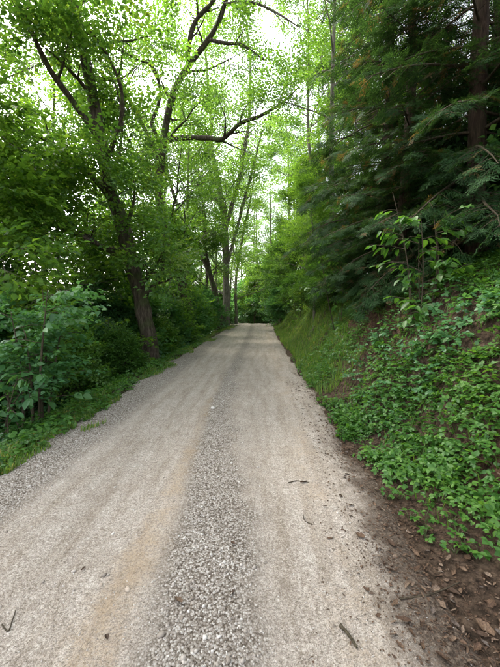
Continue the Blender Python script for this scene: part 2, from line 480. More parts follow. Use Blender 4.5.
def strip_x(y):
    return np.interp(y, [0, 1.6, 2.5, 3.7, 5.7, 9, 13, 30], [-.34, -.37, -.43, -.55, -.70, -.66, -.58, -.6])
def gravel_mask(x, y):
    d = np.abs(x - strip_x(y) + .10 * fbm(y * .9, x * 0 + 2.2, 3))
    wide = np.interp(y, [1.5, 4, 8], [.22, .19, .16])
    sd_ = x - strip_x(y)
    a = np.where(sd_ > 0, sstep(wide + .34, wide - .24, d), sstep(wide + .20, wide - .2, d)) * .92
    u = x - road_cx(y)
    b = sstep(-.85, -1.6, u) * .95
    c = .33 * np.exp(-((u - .55) / .25) ** 2)
    return np.clip(np.maximum(a, b) + c, 0, 1)
def sand_mask(x, y):
    c = strip_x(y) - np.interp(y, [1.5, 2.5, 3.7, 6, 30], [.42, .30, .20, .14, .1])
    w = np.interp(y, [1.4, 2.5, 3.7, 7, 14], [.24, .16, .13, .10, .08])
    a = np.exp(-((x - c) / w) ** 2) * np.interp(y, [1, 4, 7, 14], [.62, .52, .42, .0])
    u = x - road_cx(y)
    b = .42 * np.exp(-((u - 1.15) / .22) ** 2)
    return np.clip(np.maximum(a, b), 0, 1)
def dirt_mask(x, y):
    u = x - road_cx(y)
    return np.clip(sstep(.95, 1.7, u - np.interp(y, [1.5, 2.5, 5], [.05, .13, .38])) * 1.05 + .3 * sstep(-1.6, -2.0, u) * sstep(6, 9, y) + .25 * np.exp(-((u - .05) / .2) ** 2) * sstep(6, 10, y), 0, 1)
ys_r = [0.3]
while ys_r[-1] < 75: ys_r.append(ys_r[-1] + max(.03, .013 * ys_r[-1]))
ys_r = np.array(ys_r); us = np.linspace(-2.45, 2.1, 128)
U, Yr = np.meshgrid(us, ys_r)
Xr = U + road_cx(Yr)
Zr = road_surface(Xr, Yr)
i = np.arange(len(ys_r) - 1)[:, None] * len(us) + np.arange(len(us) - 1)[None, :]
Q = np.stack([i, i + 1, i + len(us) + 1, i + len(us)], -1).reshape(-1, 4)
road = link('gravel_road', mesh_data('gravel_road', np.stack([Xr, Yr, Zr], -1), Q, smooth=True, mats=[M_ROAD],
            attrs={'gravel': gravel_mask(Xr, Yr).ravel(), 'sand': sand_mask(Xr, Yr).ravel(), 'dirt': dirt_mask(Xr, Yr).ravel()}))
tag(road, 'pale gravel track with two wheel ruts running into the wood', kind='structure')

def surf(x, y):
    """top of road or terrain"""
    u = x - road_cx(y)
    return np.maximum(np.where((u > -2.45) & (u < 2.1), road_surface(x, y), -99), terrain_z(x, y))

def ground_at(px, py):
    """point of the road or bank under a photo pixel"""
    d = np.array(CAMR @ Vector(((px - 250) / F, (333.5 - py) / F, -1.0)))
    t = .5
    while t < 60:
        p = np.array(CAM) + d * t
        if p[2] < surf(p[0], p[1]): break
        t += .01 + t * .004
    return p
# ------------------------------------------------------------------ leaf templates
def leaf_quad(L, W, fold=.18, droop=.12):
    """2-face leaf: base, left, tip, right ; along +x, normal +z"""
    return np.array([[0, 0, 0], [.42 * L, W / 2, fold * W], [L, 0, -droop * L], [.42 * L, -W / 2, fold * W]])
def leaf6(L, W, fold=.16, droop=.15):
    return np.array([[0, 0, 0], [.22 * L, W * .40, fold * W * .7], [.58 * L, W * .46, fold * W - droop * L * .35], [L, 0, -droop * L],
                     [.58 * L, -W * .46, fold * W - droop * L * .35], [.22 * L, -W * .40, fold * W * .7], [.45 * L, 0, -droop * L * .2]])
LEAF6_F = np.array([[0, 6, 2, 1], [6, 3, 2, 2], [0, 5, 4, 6], [6, 4, 3, 3]])
LEAF6_Q = np.array([[0, 6, 2, 1], [0, 5, 4, 6]]); LEAF6_T = np.array([[6, 3, 2], [6, 4, 3]])

def rot_mats(d, roll, r):
    """batch of rotation matrices with x axis d, z near up, rolled"""
    d = d / (np.linalg.norm(d, axis=-1, keepdims=True) + 1e-9)
    up = np.array([0, 0, 1.0]) + 0 * d
    y = np.cross(up, d); ln = np.linalg.norm(y, axis=-1, keepdims=True)
    y = np.where(ln < .05, np.array([0, 1.0, 0]), y / (ln + 1e-9))
    z = np.cross(d, y)
    c = np.cos(roll)[..., None]; s = np.sin(roll)[..., None]
    y2 = y * c + z * s; z2 = -y * s + z * c
    return np.stack([d, y2, z2], -1)

def make_spray(r, L=.75, nside=5, leaf=.085, wl=.6, per=6, flat=.35):
    """a flat leafy twig along +x: V (n,4,3) leaf quads, tint (n)"""
    pos = []; dirs = []
    def twig(p0, d, ln, k):
        for j in range(k):
            t = (j + .6) / k
            p = p0 + d * ln * t + np.array([0, 0, -.12 * ln * t * t])
            sgn = 1 if j % 2 else -1
            a = sgn * r.uniform(.6, 1.15)
            dd = np.array([d[0] * math.cos(a) - d[1] * math.sin(a), d[0] * math.sin(a) + d[1] * math.cos(a), r.normal(-.15, .25)])
            pos.append(p + r.normal(0, .012, 3)); dirs.append(dd)
        pos.append(p0 + d * ln); dirs.append(d + r.normal(0, .2, 3))
    x = np.array([1.0, 0, 0])
    twig(np.zeros(3), x, L, per)
    for k in range(nside):
        t = .12 + .75 * k / nside
        a = (1 if k % 2 else -1) * r.uniform(.6, .95)
        d = np.array([math.cos(a), math.sin(a), r.normal(0, .14)])
        twig(x * L * t, d, L * (.62 - .4 * t) * r.uniform(.8, 1.2), max(3, int(per * (.9 - .4 * t))))
    pos = np.array(pos); dirs = np.array(dirs); n = len(pos)
    Rm = rot_mats(dirs, r.normal(0, flat, n), r)
    S = leaf * r.uniform(.65, 1.25, n)
    base = leaf_quad(1, wl)
    V = pos[:, None, :] + np.einsum('nij,kj->nki', Rm, base) * S[:, None, None]
    return V, np.clip(r.normal(.5, .2, n), 0, 1)

def place_sprays(temps, pos, dirs, scale, roll, r, tint=0.0):
    """instances of spray templates merged into vert array + quads + tint"""
    n = len(pos)
    Rm = rot_mats(dirs, roll, r)
    k = r.integers(0, len(temps), n)
    outV = []; outT = []
    ti = r.normal(tint, .10, n)
    for j, (V, T) in enumerate(temps):
        idx = np.nonzero(k == j)[0]
        if not len(idx): continue
        W = np.einsum('mij,nkj->mnki', Rm[idx], V) * scale[idx][:, None, None, None] + pos[idx][:, None, None, :]
        outV.append(W.reshape(-1, V.shape[1], 3))
        outT.append((T[None, :] + ti[idx][:, None]).reshape(-1))
    V = np.concatenate(outV); T = np.clip(np.concatenate(outT), 0, 1)
    return V, T

def leaves_mesh(name, V, T, mat):
    n = len(V)
    if V.shape[1] == 4:
        return mesh_data(name, V, np.arange(n * 4).reshape(n, 4), mats=[mat], attrs={'tint': np.repeat(T, 4)})
    o = np.arange(n)[:, None, None] * 7
    return mesh_data(name, V, [(o + LEAF6_Q[None]).reshape(-1, 4), (o + LEAF6_T[None]).reshape(-1, 3)], mats=[mat], attrs={'tint': np.repeat(T, 7)})

# ------------------------------------------------------------------ tree growth
class Grow:
    def __init__(s, r):
        s.r = r; s.sp = []; s.sd = []; s.ss = []
    def path(s, p, d, L, n, up=.15, wob=.18):
        r = s.r; d = d / np.linalg.norm(d); pts = [p]
        for _ in range(n):
            d = d + r.normal(0, wob, 3) + np.array([0, 0, up / n])
            d = d / np.linalg.norm(d)
            p = p + d * L / n; pts.append(p)
        return np.array(pts)
    def spray(s, p, d, sc=1.0):
        d = d / (np.linalg.norm(d) + 1e-9)
        d = d * np.array([1, 1, .55]) + np.array([0, 0, -.06])
        s.sp.append(p); s.sd.append(d); s.ss.append(sc * s.r.uniform(.75, 1.3))
    def side(s, d, ang):
        r = s.r; d = d / np.linalg.norm(d)
        a = r.normal(0, 1, 3); a[2] *= .55; a = a - d * np.dot(a, d); a /= np.linalg.norm(a) + 1e-9
        return d * math.cos(ang) + a * math.sin(ang)
    def branch(s, geo, pts, rad, level, L, kids=6, t0=.2, dens=1.0):
        """adds children along pts (tube already added)"""
        r = s.r; n = len(pts)
        if level >= 2:
            m = max(2, int(round(3 * dens)))
            for t in np.linspace(.3, 1, m):
                i = min(n - 1, int(t * (n - 1)))
                d = pts[i] - pts[max(0, i - 1)] if i else pts[1] - pts[0]
                s.spray(pts[i], s.side(d, r.uniform(.2, .8)) if t < 1 else d)
            return
        for k in range(kids):
            t = t0 + (1 - t0) * (k + r.uniform(.2, .9)) / kids
            f = t * (n - 1); i = min(n - 2, int(f)); f -= i
            p = pts[i] * (1 - f) + pts[i + 1] * f
            d = pts[i + 1] - pts[i]
            rr = (rad[i] * (1 - f) + rad[i + 1] * f)
            l = L * r.uniform(.35, .6) * (1.15 - .55 * t)
            q = s.path(p, s.side(d, r.uniform(.6, 1.1)), l, 4, up=.25, wob=.2)
            w = np.linspace(max(.005, rr * .55), .004, 5)
            geo.tube(q, w, 4 if level == 0 else 3)
            s.branch(geo, q, w, level + 1, l, kids=max(3, int(4 * dens)), dens=dens)
        d = pts[-1] - pts[-2]
        s.spray(pts[-1], d)
    def crown(s, name, temps, mat, tint=0.0, sc=1.0, cull=-.12):
        sp = np.array(s.sp); sd = np.array(s.sd); ss = np.array(s.ss)
        # leaves gather in clumps with open gaps between
        k = fbm(sp[:, 0] * .75 + sp[:, 2] * .45 + 31, sp[:, 1] * .75 - sp[:, 2] * .6 + 7, 2) + s.r.normal(0, .08, len(sp)) > cull
        sp, sd, ss = sp[k], sd[k], ss[k]
        n = len(sp)
        V, T = place_sprays(temps, sp, sd, ss * sc, s.r.normal(0, .3, n), s.r, tint)
        return leaves_mesh(name, V, T, mat)

tr_ = np.random.default_rng(11)
SPR_MED = [make_spray(tr_, .72, 4, .122, .64, 5, .45) for _ in range(6)]
SPR_SMALL = [make_spray(tr_, .75, 5, .098, .58, 5, .5) for _ in range(6)]
SPR_BIG = [make_spray(tr_, .80, 4, .155, .72, 4, .4) for _ in range(6)]

def empty_thing(name, loc, label, cat, group=None):
    e = bpy.data.objects.new(name, None); COL.objects.link(e)
    e.location = loc; e.empty_display_size = .3
    return tag(e, label, cat, group)

def make_proto(name, seed, H, r0, first, nl, limbL, temps, mat, bark, lean=(0, 0), wob=.04, dens=1.0, tint=0.0, kids=6, droop=0.0, stems=1, sc=1.0):
    """a background tree: trunk with its limbs, crown"""
    r = np.random.default_rng(seed)
    e = empty_thing(name, (0, 0, 0), 'x', 'tree')
    g = Geo(); gr = Grow(r)
    for st in range(stems):
        n = 9
        z = np.linspace(-.5, H, n)
        a = r.uniform(0, 6.28)
        sp = .0 if stems == 1 else r.uniform(.08, .22)
        x = lean[0] * np.clip(z, 0, None) + np.cumsum(r.normal(0, wob * H / n, n)) + (math.cos(a) * sp * np.clip(z, .3, None) if stems > 1 else 0)
        y = lean[1] * np.clip(z, 0, None) + np.cumsum(r.normal(0, wob * H / n, n)) + (math.sin(a) * sp * np.clip(z, .3, None) if stems > 1 else 0)
        x -= x[0]; y -= y[0]
        rad = r0 * (1.0 - .85 * np.linspace(0, 1, n) ** .9); rad[0] *= 1.35
        q, w = smooth_path(np.stack([x, y, z], -1), rad, 26)
        g.tube(q, w, 9, rough=.25)
        k0 = r.uniform(0, 6)
        for k in range(nl):
            t = first + (1 - first) * ((k + r.uniform(0, .8)) / nl)
            f = t * 25; i = min(24, int(f)); f -= i
            p = q[i] * (1 - f) + q[i + 1] * f
            az = k0 + k * 2.4 + r.normal(0, .3)
            el = r.uniform(.15, .75) + .5 * t - droop
            L = limbL * (1.1 - .6 * (t - first) / (1 - first)) * r.uniform(.7, 1.2)
            d = np.array([math.cos(az) * math.cos(el), math.sin(az) * math.cos(el), math.sin(el)])
            pp = gr.path(p, d, L, 6, up=.35 - droop, wob=.14)
            rr = np.linspace(max(.012, w[i] * .5), .008, 7)
            g.tube(pp, rr, 5)
            gr.branch(g, pp, rr, 0, L, kids=kids, dens=dens)
        gr.spray(q[-1], q[-1] - q[-2])
    link('trunk', g.data(name + '_trunk', [bark]), e)
    c = link('crown', gr.crown(name + '_crown', temps, mat, tint, sc, -.10 if H > 9 else -.2), e)
    tag(c, kind='stuff')
    return e, len(gr.sp)

protos = {}
protos['tall'] = make_proto('woodland_tree', 21, 17, .19, .30, 14, 4.2, SPR_MED, M_LEAF, M_BARK, kids=5)[0]
protos['tall2'] = make_proto('woodland_tree', 22, 19, .16, .38, 14, 3.8, SPR_SMALL, M_LEAF_LIGHT, M_BARK_PALE, lean=(-.05, .02))[0]
protos['bushy'] = make_proto('woodland_tree', 23, 11, .11, .16, 15, 3.2, SPR_MED, M_LEAF_LIGHT, M_BARK_PALE, lean=(.04, -.03), tint=.05, kids=5)[0]
protos['hazel'] = make_proto('understorey_tree', 24, 6.2, .055, .14, 8, 2.3, SPR_BIG, M_LEAF, M_TWIG, stems=2, dens=.9, kids=5, wob=.06)[0]
protos['sapling'] = make_proto('understorey_tree', 25, 7.5, .06, .18, 13, 2.2, SPR_BIG, M_LEAF_LIGHT, M_BARK_PALE, dens=.8, kids=5, droop=.15)[0]
protos['shrub'] = make_proto('woodland_shrub', 26, 2.3, .028, .10, 6, 1.25, SPR_BIG, M_LEAF_SHRUB, M_TWIG, stems=4, dens=.7, kids=4, wob=.08, sc=.8)[0]
protos['shrub2'] = make_proto('woodland_shrub', 27, 1.8, .022, .08, 6, 1.2, SPR_MED, M_LEAF, M_TWIG, stems=4, dens=.7, kids=4, wob=.1, sc=.75)[0]

PN = {'tall': ('tree', 'tall dark-barked tree'), 'tall2': ('tree', 'tall pale fine-leaved tree'), 'bushy': ('tree', 'bushy light green tree'),
      'hazel': ('tree', 'twin-stemmed young tree'), 'sapling': ('tree', 'slender broad-leaved young tree'),
      'shrub': ('shrub', 'broad-leaved many-stemmed shrub'), 'shrub2': ('shrub', 'low small-leaved shrub')}
GR = {'L': 'trees and shrubs on the slope below the road', 'Lv': 'shrubs along the edge of the drop', 'R': 'broadleaf growth above the bank', 'F': 'growth where the road dips out of sight'}
MARKS = [('the bare-stemmed large-leaved shrub', -3.4, 4.8), ('the thick leaning roadside trunk', -3.6, 11.0), ('the crooked forked tree', -3.7, 17.5), ('the steeply leaning mossy trunk', -3.1, 26.5),
         ('the pale grey split trunk', -2.8, 30.0), ('the big bare-trunked conifer', 3.95, 6.2), ('the conifer over the grassy bank', 3.55, 9.6), ('the yellow-green bank sapling', 2.1, 17.5), ('the slim pale trunk', -2.6, 39.0)]
planted = []
def label_planted():
    seen = {}
    for o, k, w, x, y, sc in planted:
        m = min(MARKS, key=lambda m: math.hypot((m[1] - x), (m[2] - y) * .8) + (50 if (m[1] < -1) != (w in ('L', 'Lv')) and w != 'F' else 0))
        d = math.hypot(m[1] - x, m[2] - y)
        if d < 1.8: rel = 'close beside'
        elif w == 'F': rel = 'beyond' if y > m[2] else 'on this side of'
        elif abs(x - m[1]) > abs(y - m[2]): rel = ('further down the slope than' if x < m[1] else 'further up the slope than') if w in ('L', 'R') else 'beside'
        elif y > m[2]: rel = 'further along the road past'
        else: rel = 'this side of'
        seen.setdefault((k, rel, m[0], w == 'Lv'), []).append((sc, o, w))
    for (k, rel, mk, v), l in seen.items():
        l.sort(key=lambda t: t[0])
        for i, (sc, o, w) in enumerate(l):
            pre = '' if len(l) == 1 or l[0][0] == l[-1][0] else ('smallest ' if i == 0 and len(l) > 2 else 'largest ' if i == len(l) - 1 and len(l) > 2 else 'smaller ' if i == 0 else 'larger ' if len(l) == 2 else 'middle-sized ')
            tag(o, pre + PN[k][1] + (' on the verge ' if v else ' ') + rel + ' ' + mk, PN[k][0], GR[w])
used = set()
def plant(kind, x, y, where, s=1.0, rz=None, dz=0.0, lean=0.0):
    src = protos[kind]
    if kind in used: o = copy_tree(src)
    else: o = src; used.add(kind)
    o.location = (x, y, float(ground_z(x, y)) + dz)
    o.rotation_euler = (0, lean, rng.uniform(0, 6.28) if rz is None else rz)
    o.scale = (s, s, s * rng.uniform(.92, 1.08))
    planted.append((o, kind, where, x, y, s))
    return o

# left slope: understorey close to the road
for k, x, y, s, w in [('sapling', -6.4, 7.0, .95, 'L'), ('sapling', -6.3, 10.2, 1.0, 'L'), ('hazel', -5.9, 13.2, .85, 'L'),
                   ('sapling', -5.0, 20.0, .95, 'L'), ('hazel', -9.0, 10.5, 1.1, 'L'), ('hazel', -5.6, 25.0, .9, 'L'), ('bushy', -9.0, 18.5, .9, 'L'),
                   ('bushy', -7.2, 31.0, .85, 'L'), ('sapling', -5.8, 8.5, .8, 'L')]:
    plant(k, x, y, w, s)
# left slope: tall trees
for k, x, y, s in [('tall2', -7.8, 7.4, .95), ('tall2', -8.4, 10.8, 1.0), ('tall', -10.6, 15.5, 1.05), ('tall2', -6.4, 17.0, .95),
                   ('tall', -7.6, 24.5, 1.0), ('tall2', -11.5, 29.0, 1.0),
                   ('tall', -6.6, 35.0, .95), ('tall', -5.2, 1.6, .95), ('tall2', -7.4, 3.6, 1.0), ('tall2', -4.8, 22.5, .95), ('tall2', -4.4, 33.0, .95), ('tall', -4.6, 28.5, .8), ('sapling', -4.6, 16.2, .75), ('bushy', -12.0, 40.0, 1.2)]:
    plant(k, x, y, 'L', s, lean=-.06)
# shrubs on the edge of the slope
for k, x, y, s, w in [('shrub2', -4.1, 7.2, .6, 'Lv'), ('shrub2', -3.9, 9.0, .55, 'Lv'), ('shrub', -4.9, 9.6, .7, 'Lv'), ('shrub', -4.9, 12.4, 1.0, 'Lv'), ('shrub2', -4.3, 13.4, .8, 'Lv'), ('shrub', -4.5, 15.2, .9, 'Lv'),
                   ('shrub2', -4.0, 16.8, .9, 'Lv'), ('shrub', -4.3, 19.0, 1.1, 'Lv'), ('shrub2', -3.9, 22.0, 1.1, 'Lv'), ('shrub', -4.1, 24.0, 1.1, 'Lv'), ('shrub', -4.3, 28.0, 1.2, 'Lv'),
                   ('shrub', -5.8, 6.4, 1.0, 'L'), ('shrub2', -5.8, 8.4, 1.1, 'L'), ('shrub', -6.4, 11.8, 1.2, 'L'), ('shrub2', -6.4, 14.5, 1.3, 'L'), ('shrub', -6.4, 17.5, 1.4, 'L'),
                   ('shrub2', -6.5, 21.0, 1.5, 'L'), ('shrub', -8.5, 8.6, 1.5, 'L'), ('shrub', -9.5, 13.0, 1.6, 'L'), ('shrub2', -8.5, 15.0, 1.6, 'L')]:
    plant(k, x, y, w, s)
# uphill side beyond the conifers
for k, x, y, s in [('bushy', 2.3, 13.6, .5), ('bushy', 2.7, 16.0, .62), ('tall2', 3.4, 18.5, .9), ('tall2', 3.9, 23.0, .95), ('tall2', 3.1, 14.2, .85), ('shrub2', 2.7, 11.4, .75), ('shrub2', 2.8, 13.0, .85), ('shrub2', 2.5, 15.2, .8), ('shrub2', 3.4, 12.4, 1.2), ('shrub2', 2.4, 20.0, .9), ('tall', 5.0, .8, .9), ('shrub', 4.6, 7.6, .9), ('shrub', 5.3, 6.6, 1.0), ('shrub', 4.4, 10.5, 1.0), ('bushy', 4.0, 15.5, .75), ('tall2', 5.5, 18.0, .95), ('bushy', 3.2, 19.5, .7), ('tall', 4.5, 25.0, .95), ('bushy', 2.9, 26.0, .75),
                   ('hazel', 2.6, 22.5, .85), ('tall2', 8.0, 24.0, 1.0), ('bushy', 7.5, 17.5, 1.0), ('bushy', 6.5, 31.0, 1.0), 
                   ('tall2', 12.0, 20.0, 1.1), ('tall2', 3.4, 33.0, 1.0), ('hazel', 2.2, 30.5, 1.0), ('shrub', 2.6, 34.0, 1.4), ('shrub', 1.9, 28.5, 1.0)]:
    plant(k, x, y, 'R', s)
# end of the view
for k, x, y, s in [('bushy', -.2, 47.0, .9), ('bushy', 2.2, 42.0, .8), ('tall2', .6, 50.0, 1.1), ('tall2', 2.6, 37.0, .95), ('tall2', 2.2, 42.5, 1.1), ('tall2', -4.0, 40.5, 1.0), ('bushy', 3.4, 39.0, .8), ('tall', -3.0, 56.0, 1.1), ('tall', -7.5, 44.0, 1.0), ('bushy', 3.0, 50.0, 1.0), ('tall', 6.0, 44.0, 1.1),
                   ('bushy', -6.5, 58.0, 1.1), ('tall2', -2.0, 60.0, 1.2), ('bushy', 7.5, 56.0, 1.2), ('tall', 2.5, 64.0, 1.3), ('bushy', -11.0, 48.0, 1.2),
                   ('shrub', 2.3, 41.5, 1.5), ('shrub', 1.6, 43.5, 1.9), ('hazel', 2.6, 40.5, 1.0), ('hazel', -.6, 44.0, 1.1), ('shrub', -1.4, 47.5, 2.2), ('shrub', -2.6, 52.0, 2.4), ('shrub', -5.0, 40.0, 1.6), ('hazel', -5.2, 38.0, 1.0), ('shrub', 2.6, 46.0, 2.4)]:
    plant(k, x, y, 'F', s)

label_planted()
# ------------------------------------------------------------------ hero trees
def hero(name, label, base_px, Y, trunk, limbs, seed, bark, temps, mat, kids_trunk=10, L=4.0, tint=0.0, t0=.45, dens=1.0, kids=6, sc=1.0):
    """trunk and limbs given as photo pixels with a depth and radius each"""
    r = np.random.default_rng(seed)
    b = P(base_px[0], base_px[1], Y)
    b[2] = float(ground_z(b[0], b[1])) - .02
    e = empty_thing(name, b, label, 'tree')
    pts = [b + np.array([0, 0, -.45])] + [P(*a[:3]) for a in trunk]
    rad = [trunk[0][3] * 1.5] + [a[3] for a in trunk]
    q, w = smooth_path(pts, rad, 60)
    g = Geo(); gr = Grow(r)
    seg = 16
    g.tube(q - b, w, seg, rough=.30)
    # extra limbs on the upper trunk belong to the trunk mesh
    m = len(q)
    for k in range(kids_trunk):
        t = t0 + (1 - t0) * (k + r.uniform(0, .9)) / kids_trunk
        i = min(m - 2, int(t * (m - 1)))
        ll = L * r.uniform(.6, 1.1) * (1.1 - .5 * t)
        pp = gr.path(q[i], gr.side(q[i + 1] - q[i], r.uniform(.8, 1.2)), ll, 6, up=.3, wob=.18)
        rr = np.linspace(max(.015, w[i] * .42), .008, 7)
        g.tube(pp - b, rr, 6)
        gr.branch(TubeShift(g, b), pp, rr, 0, ll, kids=kids, dens=dens)
    t = link('trunk', g.data(name + '_trunk', [bark]), e)
    for lm in limbs:
        gl = Geo()
        pq, pw = smooth_path([P(*a[:3]) for a in lm], [a[3] for a in lm], 8 * len(lm))
        gl.tube(pq - b, pw, 9, rough=.3)
        ll = np.sum(np.linalg.norm(np.diff(pq, axis=0), axis=1))
        gr.branch(TubeShift(gl, b), pq, pw, 0, min(ll * .8, 4.0), kids=max(4, int(ll * 1.3)), t0=.3, dens=dens)
        link('limb', gl.data(name + '_limb', [bark]), e)
    gr.sp = [p - b for p in gr.sp]
    c = link('crown', gr.crown(name + '_crown', temps, mat, tint, sc), e)
    tag(c, kind='stuff')
    return e
class TubeShift:
    def __init__(s, g, b): s.g = g; s.b = b
    def tube(s, p, r, seg): s.g.tube(p - s.b, r, seg)

hero('roadside_oak', 'thick dark leaning trunk standing alone at the edge of the gravel road', (150, 357), 11,
     [(150, 352, 11, .29), (146, 325, 11, .255), (137, 285, 11, .235), (122, 225, 10.8, .215), (107, 178, 10.6, .195), (92, 95, 10.3, .165), (76, 15, 10, .135), (55, -90, 9.6, .06)],
     [[(118, 212, 10.7, .09), (95, 180, 10.2, .075), (62, 150, 9.6, .06), (35, 135, 9, .045), (5, 128, 8.5, .02)],
      [(100, 140, 10.4, .10), (75, 105, 9.8, .085), (50, 70, 9.2, .07), (34, 37, 8.8, .055), (17, 0, 8.4, .045), (5, -40, 8, .02)],
      [(104, 165, 10.5, .08), (118, 130, 10.0, .065), (122, 95, 9.6, .05), (110, 60, 9.2, .035), (90, 30, 8.8, .02)],
      [(128, 250, 10.9, .06), (100, 245, 9.8, .05), (70, 232, 8.9, .04), (45, 235, 8.2, .015)]],
     101, M_BARK, SPR_MED, M_LEAF, kids_trunk=15, L=3.4, t0=.30, tint=.05)
hero('forked_oak', 'dark crooked forked tree throwing one long bare limb across the road', (190, 337), 17.5,
     [(190, 333, 17.5, .29), (183, 287, 17.5, .255), (169, 238, 17.4, .235), (160, 208, 17.3, .215), (160, 172, 17.2, .20), (163, 144, 17.1, .185), (172, 97, 16.9, .165), (189, 65, 16.8, .14), (213, 32, 16.5, .11), (226, 0, 16.2, .09), (238, -60, 16, .04)],
     [[(162, 172, 17.2, .12), (152, 144, 17, .11), (131, 103, 16.6, .095), (112, 65, 16.2, .085), (93, 37, 15.8, .07), (68, 0, 15.4, .04)],
      [(163, 146, 17.1, .10), (152, 125, 16.8, .09), (158, 105, 16.4, .08), (160, 88, 16.2, .07), (152, 66, 15.9, .055), (138, 60, 15.6, .035), (118, 48, 15.2, .02)],
      [(162, 142, 17.1, .12), (180, 138, 16.6, .115), (207, 138, 16, .11), (222, 139, 15.7, .10), (240, 124, 15.3, .085), (262, 115, 15, .07), (283, 102, 14.7, .05), (299, 87, 14.4, .02)],
      [(189, 66, 16.8, .12), (188, 52, 16.5, .115), (195, 22, 16.1, .10), (215, -2, 15.8, .08), (232, -45, 15.4, .03)],
      [(224, 4, 16.2, .06), (250, 2, 15.2, .05), (275, 12, 14.2, .04), (300, 28, 13.4, .015)],
      [(210, 40, 16.5, .08), (225, 43, 16.1, .075), (242, 45, 15.8, .06), (264, 60, 15.4, .03)]],
     102, M_BARK, SPR_SMALL, M_LEAF_LIGHT, kids_trunk=16, L=4.2, t0=.16, dens=1.1, kids=7, sc=1.2)
hero('pale_ash', 'pale grey trunk splitting into upright limbs beside the far bend', (226, 326), 30,
     [(226, 322, 30, .33), (226, 276, 30, .29), (225, 228, 29.8, .26), (218, 180, 29.5, .20), (211, 144, 29.2, .16), (211, 119, 29, .13), (206, 60, 28.6, .09), (202, 0, 28, .05)],
     [[(225, 232, 29.8, .2), (232, 205, 29.6, .18), (240, 175, 29.4, .16), (245, 144, 29.2, .14), (249, 119, 29, .12), (250, 60, 28.6, .08), (245, 15, 28, .04)],
      [(226, 268, 30, .15), (236, 232, 29.4, .13), (247, 190, 29, .11), (255, 160, 28.6, .08), (262, 130, 28, .03)],
      [(223, 212, 29.7, .13), (210, 190, 29.2, .12), (198, 176, 28.7, .10), (188, 150, 28.2, .07), (180, 120, 28, .03)]],
     103, M_BARK_PALE, SPR_SMALL, M_LEAF_LIGHT, kids_trunk=16, L=5.5, t0=.2, sc=1.5, kids=8)
hero('leaning_oak', 'mossy trunk leaning steeply away from the road beside the pale grey tree', (220, 325), 27,
     [(220, 322, 27, .23), (213, 285, 27, .21), (199, 247, 26.8, .18), (186, 226, 26.6, .16), (172, 190, 26.2, .12), (160, 140, 26, .07)],
     [[(213, 283, 27, .12), (206, 250, 26.6, .11), (205, 215, 26.2, .09), (196, 180, 26, .05)]],
     104, M_BARK, SPR_MED, M_LEAF, kids_trunk=8, L=3.5, t0=.3)
hero('slender_ash', 'slim pale trunk rising straight up behind the bend of the road', (236, 318), 39,
     [(236, 312, 39, .17), (236, 280, 39, .15), (243, 235, 38.6, .13), (252, 190, 38, .09), (258, 140, 38, .05)],
     [[(238, 262, 38.8, .09), (233, 225, 38.5, .08), (228, 190, 38, .04)]],
     105, M_BARK_PALE, SPR_SMALL, M_LEAF_LIGHT, kids_trunk=14, L=5.5, t0=.2, sc=1.7, kids=7)

# ------------------------------------------------------------------ conifers on the bank
def make_frond(r, L=.27):
    """flat drooping needle frond along +x made of thin pointed strips"""
    V = []
    n = 13
    for k in range(n):
        t = (k + .5) / n
        p = np.array([L * t, 0, -.10 * L * t * t])
        ln = L * (.46 * (1 - t) + .10) * r.uniform(.75, 1.2)
        for sgn in (-1, 1):
            a = sgn * r.uniform(.75, 1.0)
            d = np.array([math.cos(a), math.sin(a), r.normal(-.12, .12)])
            m = 4 if ln > .12 else (3 if ln > .07 else 2)
            for j in range(m):                         # barbs on the branchlet
                q = p + d * ln * (j + .2) / m
                a2 = a + (1 if j % 2 else -1) * r.uniform(.35, .7)
                d2 = np.array([math.cos(a2), math.sin(a2), r.normal(-.1, .15)])
                w = .0065
                l2 = ln * (.75 if j == m - 1 else .55)
                pr = np.array([-d2[1], d2[0], 0]) * w
                V.append([q, q + d2 * l2 * .45 + pr, q + d2 * l2, q + d2 * l2 * .45 - pr])
    V = np.array(V)
    return V, np.clip(r.normal(.4, .16, len(V)), 0, .84)
FROND = [make_frond(np.random.default_rng(50 + k)) for k in range(4)]

